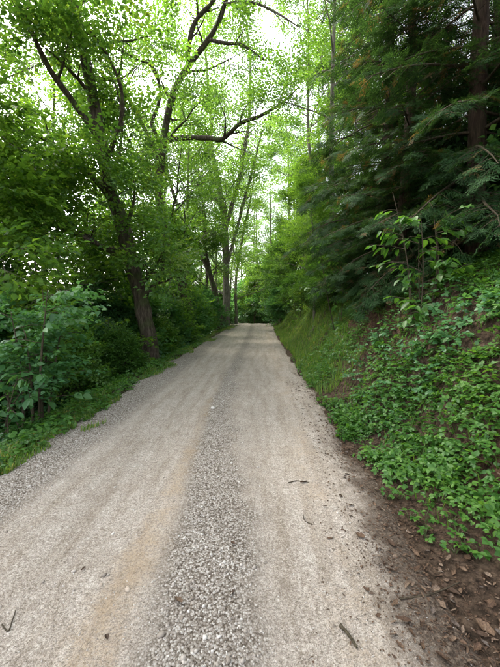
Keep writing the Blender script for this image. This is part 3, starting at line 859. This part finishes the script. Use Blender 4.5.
def make_conifer(name, seed, H, r0, z0, nb, maxL, dead=.3):
    r = np.random.default_rng(seed)
    e = empty_thing(name, (0, 0, 0), 'x', 'tree')
    g = Geo()
    z = np.linspace(-.6, H, 12)
    c = np.stack([np.cumsum(r.normal(0, .03, 12)), np.cumsum(r.normal(0, .03, 12)), z], -1)
    c[:, :2] -= c[0, :2]
    q, w = smooth_path(c, r0 * (1 - .9 * np.linspace(0, 1, 12)), 40)
    w[0:2] *= 1.25
    g.tube(q, w, 12, rough=.3)
    sp = []; sd = []; ss = []
    br = Geo()
    for k in range(nb):
        t = (k + r.uniform(0, .9)) / nb
        zz = z0 + (H - z0) * t ** 1.2
        i = min(38, int((zz + .6) / (H + .6) * 39))
        az = k * 2.4 + r.normal(0, .4)
        L = maxL * ((1 - t) ** .75 * .95 + .12) * r.uniform(.6, 1.12) * (.75 + .25 * min(1, t / .15))
        el = .28 - .15 * (1 - t) + r.normal(0, .12) - .55 * max(0, 1 - t / .22)
        d = np.array([math.cos(az) * math.cos(el), math.sin(az) * math.cos(el), math.sin(el)])
        pts = [q[i]]; n = 7; dd = d.copy()
        for s in range(n):
            dd = dd + np.array([r.normal(0, .07), r.normal(0, .07), -.075]); dd /= np.linalg.norm(dd)
            pts.append(pts[-1] + dd * L / n)
        pts = np.array(pts)
        br.tube(pts, np.linspace(max(.014, w[i] * .22), .005, n + 1), 5)
        m = int(L / .12)
        for s in range(m):
            u = .14 + .86 * (s + r.uniform(0, .7)) / m
            f = u * n; j = min(n - 1, int(f)); f -= j
            p = pts[j] * (1 - f) + pts[j + 1] * f
            bd = pts[j + 1] - pts[j]; bd /= np.linalg.norm(bd)
            sidev = np.cross(bd, [0, 0, 1]); sidev /= np.linalg.norm(sidev) + 1e-9
            sg = 1 if s % 2 else -1
            a = r.uniform(.7, 1.15)
            dir_ = bd * math.cos(a) + sidev * sg * math.sin(a) + np.array([0, 0, r.normal(-.12, .12)])
            l2 = (.28 + .8 * min(1, L / 3.0) * (1 - u)) * r.uniform(.7, 1.1)
            # branchlet with fronds
            e2 = p + dir_ * l2 + np.array([0, 0, -.12 * l2])
            br.tube(np.array([p, (p + e2) / 2 + [0, 0, .02], e2]), [.006, .004, .003], 3)
            nf = max(1, int(l2 / .135))
            for v in range(nf):
                tt = (v + .5) / nf
                pp = p * (1 - tt) + e2 * tt
                a3 = (1 if v % 2 else -1) * r.uniform(.3, .8)
                d3 = dir_ + sidev * a3 * .5 + bd * .25 + np.array([0, 0, r.normal(-.15, .3)])
                if u < .3 and r.random() < dead: continue
                sp.append(pp); sd.append(d3); ss.append(r.uniform(.7, 1.15))
            sp.append(e2); sd.append(dir_ + np.array([0, 0, -.2])); ss.append(r.uniform(.7, 1.1))
        sp.append(pts[-1]); sd.append(dd); ss.append(1.0)
    tk = link('trunk', g.data(name + '_trunk', [M_BARK_CON]), e)
    b = link('branch_frame', br.data(name + '_branches', [M_TWIG]), e); tag(b, kind='stuff')
    sp = np.array(sp); sd = np.array(sd); ss = np.array(ss)
    k = (fbm(sp[:, 0] * .9 + sp[:, 2] * .5 + 3, sp[:, 1] * .9 - sp[:, 2] * .6, 3) + r.normal(0, .06, len(sp)) > -.20) | (sp[:, 2] < 4.2)
    sp, sd, ss = sp[k], sd[k], ss[k]
    V, T = place_sprays(FROND, sp, sd, ss, r.normal(0, .45, len(sp)), r, 0)
    nv = r.random(len(V) // 40 + 1) < .05
    T = np.where(np.repeat(nv, 40)[:len(V)], .97, np.minimum(T, .8))
    c = link('crown', leaves_mesh(name + '_crown', V, T, M_CONIFER), e); tag(c, kind='stuff')
    return e, len(V)
con, nfr = make_conifer('dark_conifer', 61, 13.5, .18, .7, 112, 2.9)
print('conifer barbs', nfr)
def put_conifer(o, x, y, s, rz, label):
    o.location = (x, y, float(ground_z(x, y)) - .05); o.rotation_euler = (0, 0, rz); o.scale = (s, s, s)
    tag(o, label, 'tree', 'dark conifers on the bank')
put_conifer(con, 3.95, 6.2, 1.0, .4, 'big dark conifer with bare trunk showing above the leafy bank')
put_conifer(copy_tree(con), 3.55, 9.6, 1.05, 2.1, 'dark conifer overhanging the road where the bank turns grassy')
put_conifer(copy_tree(con), 5.6, 8.6, 1.1, 4.0, 'dark conifer set back behind the other two on the bank')
put_conifer(copy_tree(con), 6.9, 5.4, 1.0, 5.2, 'dark conifer farthest up the slope above the bare soil')
put_conifer(copy_tree(con), 3.1, 7.4, .8, 3.3, 'smaller dark conifer leaning its low boughs over the earth bank')

# ------------------------------------------------------------------ near shrub with single leaves
LEAF_ME = []
lr = np.random.default_rng(77)
def single_leaf_mesh(name, L, W, mat, tint, serr=False):
    V = leaf6(L, W, fold=.14 + .05 * lr.random(), droop=.12 + .15 * lr.random())
    return mesh_data(name, V, [LEAF6_Q, LEAF6_T], mats=[mat], attrs={'tint': np.full(7, tint)}, smooth=True)
SHRUB_LEAVES = [single_leaf_mesh('shrub_leaf', 1, .62 + .1 * lr.random(), M_LEAF_SHRUB, t) for t in (.25, .4, .5, .6, .75)]
HERB_LEAVES = [single_leaf_mesh('herb_leaf', 1, .68 + .1 * lr.random(), M_HERB, t) for t in (.25, .4, .5, .6, .8)]
LIGHT_LEAVES = [single_leaf_mesh('sapling_leaf', 1, .5 + .1 * lr.random(), M_HERB, t) for t in (.35, .5, .65)]

def leaf_obj(meshes, p, d, size, roll, parent, r, name='leaf'):
    o = link(name, meshes[r.integers(0, len(meshes))], parent)
    m = rot_mats(np.array([d]), np.array([roll]), r)[0]
    M4 = Matrix(m.tolist()).to_4x4()
    M4 = Matrix.Translation(Vector(p)) @ M4 @ Matrix.Scale(size, 4)
    o.matrix_local = M4
    return o

def leafy_shrub(name, label, loc, H, nst, spread, nleaf, lsize, seed, meshes, stem_mat, stuff_temps=None, stuff_mat=None, nst_stuff=0, cat='shrub', tilt=(0, 0), low=.25, group=None):
    r = np.random.default_rng(seed)
    loc = np.array([loc[0], loc[1], float(ground_z(loc[0], loc[1])) - .03])
    e = empty_thing(name, loc, label, cat, group)
    spots = []
    for k in range(nst):
        g = Geo(); k_ = .5 if cat == 'sapling' else 1.0
        a = k * 2.4 + r.normal(0, .3); s = r.uniform(.15, 1) * spread
        h = H * r.uniform(.7, 1.05)
        top = np.array([math.cos(a) * s + tilt[0] * h, math.sin(a) * s + tilt[1] * h, h])
        b0 = np.array([math.cos(a) * .05 * nst ** .5, math.sin(a) * .05 * nst ** .5, -.1])
        mid = (b0 * .6 + top * .4) + np.array([r.normal(0, .05), r.normal(0, .05), .12 * h])
        q, w = smooth_path([b0, mid, top], [k_ * .022 * H / 2, k_ * .015 * H / 2, .003], 12)
        g.tube(q, w, 6)
        for j in range(7 if nst > 2 else 9):
            t = low + (1 - low) * (j + r.uniform(0, .8)) / (7 if nst > 2 else 9)
            i = min(10, int(t * 11))
            az = r.uniform(0, 6.28); l = H * r.uniform(.16, .34) * (1.15 - .5 * t)
            d = np.array([math.cos(az), math.sin(az), r.uniform(-.05, .45)])
            p2 = q[i] + d * l
            qq = np.array([q[i], (q[i] + p2) / 2 + [0, 0, .03], p2])
            g.tube(qq, [.007, .005, .003], 4)
            for v in np.linspace(.25, 1, 5):
                spots.append((q[i] * (1 - v) + p2 * v, d, az))
        link('stem', g.data(name + '_stem', [stem_mat]), e)
    idx = r.permutation(len(spots))
    cnt = 0
    while cnt < nleaf:
        p, d, az = spots[idx[cnt % len(spots)]]
        a = az + r.choice([-1, 1]) * r.uniform(.3, 1.2)
        dd = np.array([math.cos(a), math.sin(a), r.normal(-.45, .3)])
        leaf_obj(meshes, p + r.normal(0, .015, 3), dd, lsize * r.uniform(.65, 1.2), r.normal(0, .5), e, r)
        cnt += 1
    if nst_stuff:
        sp = np.array([spots[j][0] for j in r.integers(0, len(spots), nst_stuff)])
        sd = np.array([spots[j][1] for j in r.integers(0, len(spots), nst_stuff)]) * [1, 1, .4]
        V, T = place_sprays(stuff_temps, sp, sd, r.uniform(.45, .7, nst_stuff), r.normal(0, .25, nst_stuff), r, -.12)
        c = link('inner_foliage', leaves_mesh(name + '_inner', V, T, stuff_mat), e); tag(c, kind='stuff')
    return e

leafy_shrub('dogwood_shrub', 'large-leaved shrub with a clump of bare stems at the road edge', (-3.4, 4.8), 2.15, 8, .8, 300, .155, 201, SHRUB_LEAVES, M_TWIG, SPR_BIG, M_LEAF_SHRUB, 130, low=.4)
leafy_shrub('dogwood_shrub', 'low big-leaved shrub spilling onto the grass verge', (-3.35, 4.05), .95, 5, .45, 150, .11, 202, SHRUB_LEAVES, M_TWIG, SPR_BIG, M_LEAF_SHRUB, 14)
leafy_shrub('young_sapling', 'bright leafy sapling standing in front of the dark conifers', (2.5, 5.2), 1.9, 6, .55, 300, .16, 203, LIGHT_LEAVES, M_TWIG, cat='sapling', tilt=(-.05, 0), low=.05)
leafy_shrub('young_sapling', 'thin sapling with few leaves hanging over the grassy bank', (2.15, 9.0), 2.6, 2, .4, 90, .16, 204, LIGHT_LEAVES, M_TWIG, cat='sapling', tilt=(-.12, -.1), low=.3)
leafy_shrub('young_sapling', 'yellow-green sapling at the lit top of the grassy bank', (2.1, 17.5), 1.9, 4, .5, 140, .16, 205, [HERB_LEAVES[4]], M_TWIG, cat='sapling', low=.1)

# ------------------------------------------------------------------ ground plants
def herb_template(r, nl=9, h=.16, leaf=.06):
    """leafy herb: stalks with leaflets in threes; V (n,7,3)"""
    V = []; T = []
    for k in range(nl):
        a = k * 2.4 + r.normal(0, .4); s = r.uniform(.25, 1) * h * .85; hh = h * r.uniform(.35, 1.1)
        p = np.array([math.cos(a) * s, math.sin(a) * s, hh])
        L = leaf * r.uniform(.7, 1.25)
        for j in (-1, 0, 1):
            b = a + j * r.uniform(.9, 1.3)
            d = np.array([[math.cos(b), math.sin(b), r.normal(.0, .2)]])
            m = rot_mats(d, r.normal(0, .25, 1), r)[0]
            V.append(p + leaf6(L, L * .72, .12, .18) @ m.T); T.append(np.clip(r.normal(.5, .2), 0, 1))
    return np.array(V), np.array(T)
hr = np.random.default_rng(31)
HERB = [herb_template(hr, 7, .16, .055) for _ in range(6)]
HERB_LOW = [herb_template(hr, 6, .08, .045) for _ in range(5)]

def scatter_herbs(name, label, x, y, temps, smin, smax, mat, tint=0.0, tilt=.25, seed=1, far=4.6):
    r = np.random.default_rng(seed)
    n = len(x); z = surf(x, y)
    ang = r.uniform(0, 6.28, n)
    d = np.stack([np.cos(ang), np.sin(ang), r.normal(0, tilt * .5, n)], -1)
    sc = r.uniform(smin, smax, n); ro = r.normal(0, tilt, n); p = np.stack([x, y, z - .01], -1)
    g = Geo()
    for sel, tm in ((y < far, temps), (y >= far, [(V[:, [0, 2, 3, 4]], T) for V, T in temps])):   # simpler leaves far off
        if not sel.any(): continue
        V, T = place_sprays(tm, p[sel], d[sel], sc[sel], ro[sel], r, tint[sel] if isinstance(tint, np.ndarray) else tint)
        k = V.shape[1]; o = np.arange(len(V))[:, None, None] * k
        if k == 7: g.add(V, (o + LEAF6_Q[None]).reshape(-1, 4), (o + LEAF6_T[None]).reshape(-1, 3), np.repeat(T, 7))
        else: g.add(V, np.arange(len(V) * 4).reshape(-1, 4), None, np.repeat(T, 4))
    o = link(name, g.data(name, [mat], False, 'tint'))
    return tag(o, label, 'ground cover', kind='stuff')

r = np.random.default_rng(41)
def cand(n, u0, u1, y0, y1, bias=1.0):
    y = y0 + (y1 - y0) * r.random(n) ** bias
    u = r.uniform(u0, u1, n)
    return u + road_cx(y), y, u
# bank cover
x, y, u = cand(10200, 1.7, 5.2, 1.7, 11.0, 1.35)
v = u - 1.8
red = red_mask(x, y)
patch = fbm(x * 1.6 + 4, y * 1.6, 3)
edge_n = np.interp(y, [1.5, 2.4, 3.2, 4.5], [.45, .18, .0, -.12])
keep = (red < .5 + patch * .6) & (v > edge_n + patch * .25) & (r.random(len(x)) < np.interp(y, [1.6, 2.2, 3.0, 7, 9, 11], [.3, .7, 1, .9, .45, .15])) & (patch > -.30 + .16 * r.random(len(x)))
scatter_herbs('bank_ground_cover', 'dense green three-leaved herbs carpeting the earth bank', x[keep], y[keep], HERB, .30, .95, M_HERB, .45 * fbm(x[keep] * 1.3, y[keep] * 1.3, 3) - .05, .4, 42)
x, y, u = cand(700, 2.2, 5.0, 3.8, 9.5, 1.3)
keep = fbm(x * .9 + 11, y * .9, 3) > .08
scatter_herbs('bank_ground_cover', 'taller dark broad-leaved weeds in clumps on the earth bank', x[keep], y[keep], HERB, .85, 1.35, M_LEAF_SHRUB, -.1, .4, 46)
# left verge herbs and slope floor
x, y, u = cand(2600, -4.6, -1.75, 2.2, 16, 1.6)
patch = fbm(x * 1.3 - 7, y * 1.3, 3)
keep = (-u - 1.85 > -.05 + patch * .75) & (r.random(len(x)) < .95)
scatter_herbs('verge_ground_cover', 'low green weeds along the drop at the edge of the road', x[keep], y[keep], HERB_LOW + HERB[:2], .7, 1.3, M_HERB, 0, .3, 43)
x, y, u = cand(2000, -14, -3.6, 3.5, 30, 1.3)
scatter_herbs('slope_ground_cover', 'leafy undergrowth covering the shaded slope below the road', x, y, HERB, 1.3, 2.6, M_LEAF_SHRUB, -.1, .3, 44)
x, y, u = cand(1500, 3.6, 9, 12, 32, 1.2)
scatter_herbs('upper_bank_ground_cover', 'leafy undergrowth under the trees above the bank', x, y, HERB, .9, 1.7, M_HERB, -.05, .3, 45)

def grass(name, label, x, y, h0, h1, seed, mat=M_GRASS, w=.006, cat='grass', tint=0.):
    r = np.random.default_rng(seed)
    n = len(x); z = surf(x, y) - .01
    h = r.uniform(h0, h1, n); a = r.uniform(0, 6.28, n); b = r.uniform(.1, .75, n) * h
    ww = w * r.uniform(.7, 1.5, n)
    p = np.stack([x, y, z], -1)
    dx = np.stack([np.cos(a), np.sin(a), 0 * a], -1); px = np.stack([-np.sin(a), np.cos(a), 0 * a], -1) * ww[:, None]
    m = p + dx * (b * .35)[:, None] + np.stack([0 * h, 0 * h, h * .6], -1)
    t = p + dx * b[:, None] + np.stack([0 * h, 0 * h, h * (1 - .25 * b / h)], -1)
    V = np.stack([p - px, p + px, m + px * .75, m - px * .75, t], 1)
    o = np.arange(n)[:, None] * 5
    T = np.clip(r.normal(.5 + tint, .2, n), 0, 1)
    me = mesh_data(name, V, [o + np.array([[0, 1, 2, 3]]), o + np.array([[3, 2, 4]])], mats=[mat], attrs={'tint': np.repeat(T, 5)})
    return tag(link(name, me), label, cat, kind='stuff')
x, y, u = cand(50000, 1.62, 4.6, 6.0, 28, 1.35)
patch = fbm(x * 1.1, y * 1.1 + 3, 3)
keep = (u - 1.8 > -.1 + patch * .2) & (red_mask(x, y) < .35 + patch * .4) & (r.random(len(x)) < np.interp(y, [6.0, 8, 11], [.3, .9, 1])) & (u < 4.2)
grass('bank_grass', 'fine green grass covering the bank where it rounds the bend', x[keep], y[keep], .07, .22, 51, tint=.08)
x, y, u = cand(36000, -2.9, -1.45, 3.0, 30, 1.5)
patch = fbm(x * 1.6, y * .9 + 9, 3)
keep = (patch > -.18 + .55 * sstep(-2.15, -1.5, u)) & (-u > 1.45)
grass('verge_grass', 'thin strip of grass between the gravel and the wooded drop', x[keep], y[keep], .03, .11, 52, tint=.15)
x, y, u = cand(900, 1.95, 3.8, 2.2, 7.0, 1.0)
grass('bank_grass', 'scattered long grass blades among the herbs on the bank', x, y, .07, .20, 53, w=.005)

# single herbs at the foot of the bank
hpx = [(400, 498), (418, 470), (440, 482), (455, 520), (470, 545), (485, 536), (428, 538), (465, 500), (491, 556), (478, 520), (408, 520), (394, 478), (450, 552), (440, 505), (425, 505), (385, 455), (372, 448),
       (405, 455), (432, 455), (497, 530), (462, 470), (447, 465), (480, 565), (415, 488), (437, 527), (460, 535), (475, 505), (388, 500)]
hx = [ground_at(*p)[:2] for p in hpx]
for k, (a, b) in enumerate(hx):
    q = np.random.default_rng(300 + k)
    loc = np.array([a + q.normal(0, .03), b + q.normal(0, .03), 0]); loc[2] = float(surf(loc[0], loc[1])) - .005
    e = empty_thing('herb_plant', loc, 'small three-leaved green plant rooted in bare soil at the foot of the bank', 'plant', 'single herbs at the foot of the bank')
    h = q.uniform(.05, .11)
    for j in range(q.integers(5, 8)):
        an = j * 2.4 + q.normal(0, .4); s = h * q.uniform(.3, 1.0)
        top = np.array([math.cos(an) * s, math.sin(an) * s, h * q.uniform(.4, 1.1)])
        g = Geo(); g.tube(np.array([[0, 0, -.01], top * .5 + [0, 0, .02], top]), [.0022, .002, .0015], 4)
        link('stalk', g.data('herb_stalk', [M_STEM]), e)
        for c in (-1, 0, 1):
            bb = an + c * q.uniform(.9, 1.3)
            leaf_obj(HERB_LEAVES, top, np.array([math.cos(bb), math.sin(bb), q.normal(0, .2)]), q.uniform(.028, .048), q.normal(0, .35), e, q)

# ------------------------------------------------------------------ stones
ico_v = []
ph = (1 + 5 ** .5) / 2
for a in (-1, 1):
    for b in (-ph, ph):
        ico_v += [(0, a, b), (a, b, 0), (b, 0, a)]
ico_v = np.array(ico_v, float) / math.sqrt(1 + ph * ph)
def hull_faces(v):
    f = []
    for i in range(12):
        for j in range(i + 1, 12):
            for k in range(j + 1, 12):
                d = [np.linalg.norm(v[a] - v[b]) for a, b in ((i, j), (j, k), (i, k))]
                if max(d) < 1.1:
                    nrm = np.cross(v[j] - v[i], v[k] - v[i])
                    f.append((i, j, k) if np.dot(nrm, v[i]) > 0 else (i, k, j))
    return np.array(f)
ico_f = hull_faces(ico_v)
oct_v = np.array([(1, 0, 0), (-1, 0, 0), (0, 1, 0), (0, -1, 0), (0, 0, 1), (0, 0, -1)], float)
oct_f = np.array([(0, 2, 4), (2, 1, 4), (1, 3, 4), (3, 0, 4), (2, 0, 5), (1, 2, 5), (3, 1, 5), (0, 3, 5)])
def stones(name, label, x, y, size, tv, tf, seed, parent=None, bury=.35, tint=None):
    r = np.random.default_rng(seed)
    n = len(x); k = len(tv)
    z = surf(x, y)
    S = size[:, None] * np.stack([r.uniform(.75, 1.35, n), r.uniform(.65, 1.1, n), r.uniform(.4, .8, n)], -1)
    V = tv[None] * r.uniform(.6, 1.25, (n, k, 1)) * S[:, None, :]
    a = r.uniform(0, 6.28, n); t = r.normal(0, .35, n)
    ca, sa, ct, st = np.cos(a), np.sin(a), np.cos(t), np.sin(t)
    X = V[..., 0] * ct[:, None] + V[..., 2] * st[:, None]; Z = -V[..., 0] * st[:, None] + V[..., 2] * ct[:, None]
    V = np.stack([X * ca[:, None] - V[..., 1] * sa[:, None], X * sa[:, None] + V[..., 1] * ca[:, None], Z], -1)
    V += np.stack([x, y, z + S[:, 2] * (.5 - bury)], -1)[:, None, :]
    T = np.clip(r.beta(2.2, 2.0, n), 0, .97) if tint is None else tint
    me = mesh_data(name, V, (np.arange(n)[:, None, None] * k + tf[None]).reshape(-1, 3), mats=[M_STONE], attrs={'tint': np.repeat(T, k)})
    o = link(name, me, parent)
    if label: tag(o, label, 'gravel', kind='stuff')
    return o
y = .9 + 9 * r.random(74000) ** 1.7
x = r.uniform(-2.75, 1.0, len(y))
gm = gravel_mask(x, y) * (1 - .6 * sand_mask(x, y)) + .55 * fbm(x * 2.4, y * 1.5, 4)
keep = r.random(len(x)) < sstep(.15, 1.15, gm) * .9 + .012
keep &= (dirt_mask(x, y) < .55)
x, y = x[keep], y[keep]
print('stones', len(x))
stones('loose_gravel', 'loose pale limestone chips between and beside the wheel tracks', x, y, np.minimum(r.gamma(1.5, .0018, len(x)) + .0024, .016), ico_v, ico_f, 61)
y = .9 + 6 * r.random(30000) ** 1.5
x = r.uniform(-2.5, 1.1, len(y))
keep = r.random(len(x)) < (.35 + .5 * gravel_mask(x, y) + fbm(x * 2, y * 2, 2)) * (1 - .4 * sand_mask(x, y)) * (1 - .93 * sstep(.1, .6, dirt_mask(x, y)))
x, y = x[keep], y[keep]
stones('fine_grit', 'fine stone grit scattered over the packed wheel tracks', x, y, r.uniform(.002, .006, len(x)), oct_v, oct_f, 62)

# larger stones one can pick out
for k, (px, py, s, tn, lab) in enumerate([
        (213, 409, .040, .85, 'pale pebble standing proud where the sandy streak ends'),
        (160, 636, .018, .30, 'blue-grey stone lying in the loose middle gravel'),
        (104, 578, .020, .25, 'dark stone half sunk beside the sandy streak'),
        (108, 576, .013, .45, 'small grey stone next to a dark half-sunk stone'),
        (101, 586, .016, .97, 'rusty stone in front of a dark half-sunk stone'),
        (128, 590, .017, .97, 'tan stone at the border of sand and gravel'),
        (258, 468, .015, .7, 'pale stone alone on the smooth right wheel track'),
        (43, 583, .013, .35, 'grey stone pressed into the smooth dusty wheel track')]):
    p = ground_at(px, py)
    o = stones('road_stone', None, np.array([p[0]]), np.array([p[1]]), np.array([s]), ico_v, ico_f, 500 + k, bury=.2, tint=np.array([tn]))
    me = o.data
    for vtx in me.vertices: vtx.co -= Vector(p)
    o.location = p
    tag(o, lab, 'stone', 'single stones on the road')

# ------------------------------------------------------------------ fallen leaves, twigs, litter
NU, NV = 7, 5
def dead_template(r):
    """curled dry leaf, lobed outline, grid of NU x NV"""
    u = np.linspace(0, 1, NU)[:, None]; v = np.linspace(-1, 1, NV)[None, :]
    half = (np.sin(math.pi * np.clip(u * .94 + .04, 0, 1)) ** .8) * r.uniform(.16, .29) * (1 + .18 * r.normal(0, 1, (NU, 1)))
    x = u + 0 * v + r.normal(0, .012, (NU, NV)); y = half * v
    z = r.uniform(-.1, .5) * half * v ** 2 * 1.6 + r.uniform(-.25, .25) * (u - .5) ** 2 * 2 + r.normal(0, .018, (NU, NV)) + r.uniform(-.12, .12) * v * u
    z = z - z.min() * .6
    return np.stack([x, y, z], -1).reshape(-1, 3)
_i = (np.arange(NU - 1)[:, None] * NV + np.arange(NV - 1)[None, :]).ravel()
DEAD_Q = np.stack([_i, _i + NV, _i + NV + 1, _i + 1], -1)
def litter_mesh(name, V, T):
    n, k = V.shape[:2]
    return mesh_data(name, V, (np.arange(n)[:, None, None] * k + DEAD_Q[None]).reshape(-1, 4), smooth=True, mats=[M_DEAD], attrs={'tint': np.repeat(T, k)})
DT = [(dead_template(r)[None], np.array([r.random()])) for _ in range(8)]
DEAD = [mesh_data('dead_leaf', t[0][0], DEAD_Q, mats=[M_DEAD], attrs={'tint': np.full(NU * NV, .1 * k)}, smooth=True) for k, t in enumerate(DT)]
x, y, u = cand(9000, 1.25, 4.2, 1.0, 7, 1.6)
w_ = 1.15 * np.exp(-((u - 1.85) / .42) ** 2) + .6 * red_mask(x, y) + .2
keep = r.random(len(x)) < w_ * np.interp(y, [1, 3, 9], [.6, .5, .8])
x, y = x[keep], y[keep]; n = len(x)
a = r.uniform(0, 6.28, n)
V, T = place_sprays(DT, np.stack([x, y, surf(x, y) + .006], -1), np.stack([np.cos(a), np.sin(a), r.normal(0, .2, n)], -1), r.uniform(.012, .045, n), r.normal(0, .4, n), r, 0)
tag(link('leaf_litter', litter_mesh('leaf_litter', V, T)), 'crumbled brown leaf litter along the foot of the bank', 'leaf litter', kind='stuff')
x, y, u = cand(1000, -7, -2.3, 3, 14, 1.4); n = len(x)
a = r.uniform(0, 6.28, n)
V, T = place_sprays(DT, np.stack([x, y, surf(x, y) + .01], -1), np.stack([np.cos(a), np.sin(a), r.normal(0, .2, n)], -1), r.uniform(.04, .11, n), r.normal(0, .4, n), r, 0)
tag(link('slope_leaf_litter', litter_mesh('slope_leaf_litter', V, T)), 'old brown leaves lying under the trees on the slope', 'leaf litter', kind='stuff')
# bark crumbs and needles along the right edge of the road
x, y, u = cand(36000, .9, 2.4, 1.0, 8, 1.8)
keep = r.random(len(x)) < (np.exp(-((u - 1.72) / .36) ** 2)) * np.clip(.5 + 1.6 * fbm(x * 2.5, y * 1.7, 3), .05, 1)
x, y = x[keep], y[keep]; n = len(x); a = r.uniform(0, 6.28, n)
V, T = place_sprays([(leaf_quad(1, .28)[None], np.array([.02])), (leaf_quad(1, .5)[None], np.array([.2]))], np.stack([x, y, surf(x, y) + .003], -1), np.stack([np.cos(a), np.sin(a), r.normal(0, .15, n)], -1), r.uniform(.006, .028, n), r.normal(0, .3, n), r, 0)
tag(link('bark_crumbs', leaves_mesh('bark_crumbs', V, T, M_DEAD)), 'dark crumbs of bark and dry needles on the road shoulder', 'leaf litter', kind='stuff')

q = np.random.default_rng(90)
def fallen(px, py, L, label, group=None, lift=.008, ang=None, me=None):
    p = ground_at(px, py)
    a = q.uniform(0, 6.28) if ang is None else ang
    o = leaf_obj(DEAD if me is None else [DEAD[me]], (p[0], p[1], float(surf(p[0], p[1])) + lift), np.array([math.cos(a), math.sin(a), q.normal(0, .08)]), L, q.normal(0, .25), None, q, 'fallen_leaf')
    tag(o, label, 'leaf', group)
fallen(235, 547, .045, 'reddish-brown leaf curled on the gravel between the wheel tracks')
fallen(86, 569, .035, 'small russet leaf on the smooth dusty wheel track')
fallen(106, 637, .035, 'dark brown leaf lying on the sandy streak')
fallen(413, 624, .085, 'pale grey-brown leaf lying flat on the dark crumbly shoulder', ang=3.0)
fallen(462, 600, .10, 'big tan leaf curled at the foot of the bank', ang=2.4)
fallen(475, 622, .09, 'pale tan leaf folded on the dark earth below the bank')
fallen(452, 577, .05, 'small grey-white leaf among bark crumbs at the foot of the bank')
for px, py in [(300, 484), (322, 508), (327, 540), (182, 607), (230, 600), (420, 560), (440, 590), (395, 548), (380, 520), (368, 496), (430, 540), (485, 575), (490, 640), (455, 640), (435, 655), (405, 590),
               (470, 560), (415, 575), (446, 612), (385, 570), (365, 540), (350, 480), (495, 605), (480, 648)]:
    fallen(px, py, q.uniform(.03, .075), 'brown dry leaf fallen on the edge of the road under the bank', 'dry leaves at the foot of the bank')
def twig(pts, rad, label):
    w = np.array([ground_at(*p) for p in pts]); w[:, 2] = surf(w[:, 0], w[:, 1]) + rad
    b = w[0].copy()
    sq, sr = smooth_path(w - b, np.linspace(rad, rad * .5, len(w)), 12)
    g = Geo(); g.tube(sq, sr, 6, rough=.3)
    tag(link('fallen_twig', g.data('fallen_twig', [M_TWIG]), None, b), label, 'twig', 'fallen twigs')
twig([(340, 628), (346, 634), (353, 643), (357, 650)], .010, 'thick dark broken twig on the pale wheel track')
twig([(288, 484), (297, 482), (309, 483)], .005, 'thin grey twig lying across the pale wheel track')
twig([(312, 526), (305, 522), (303, 515)], .004, 'short bent dark twig on the pale wheel track')
twig([(2, 627), (8, 632), (12, 622), (16, 612)], .004, 'forked thin twig on the smooth dusty wheel track')
twig([(400, 600), (430, 596), (460, 585)], .006, 'long thin twig among the crumbs at the foot of the bank')
twig([(470, 500), (485, 512), (500, 518)], .008, 'brown root-like stick on the bare soil of the bank')
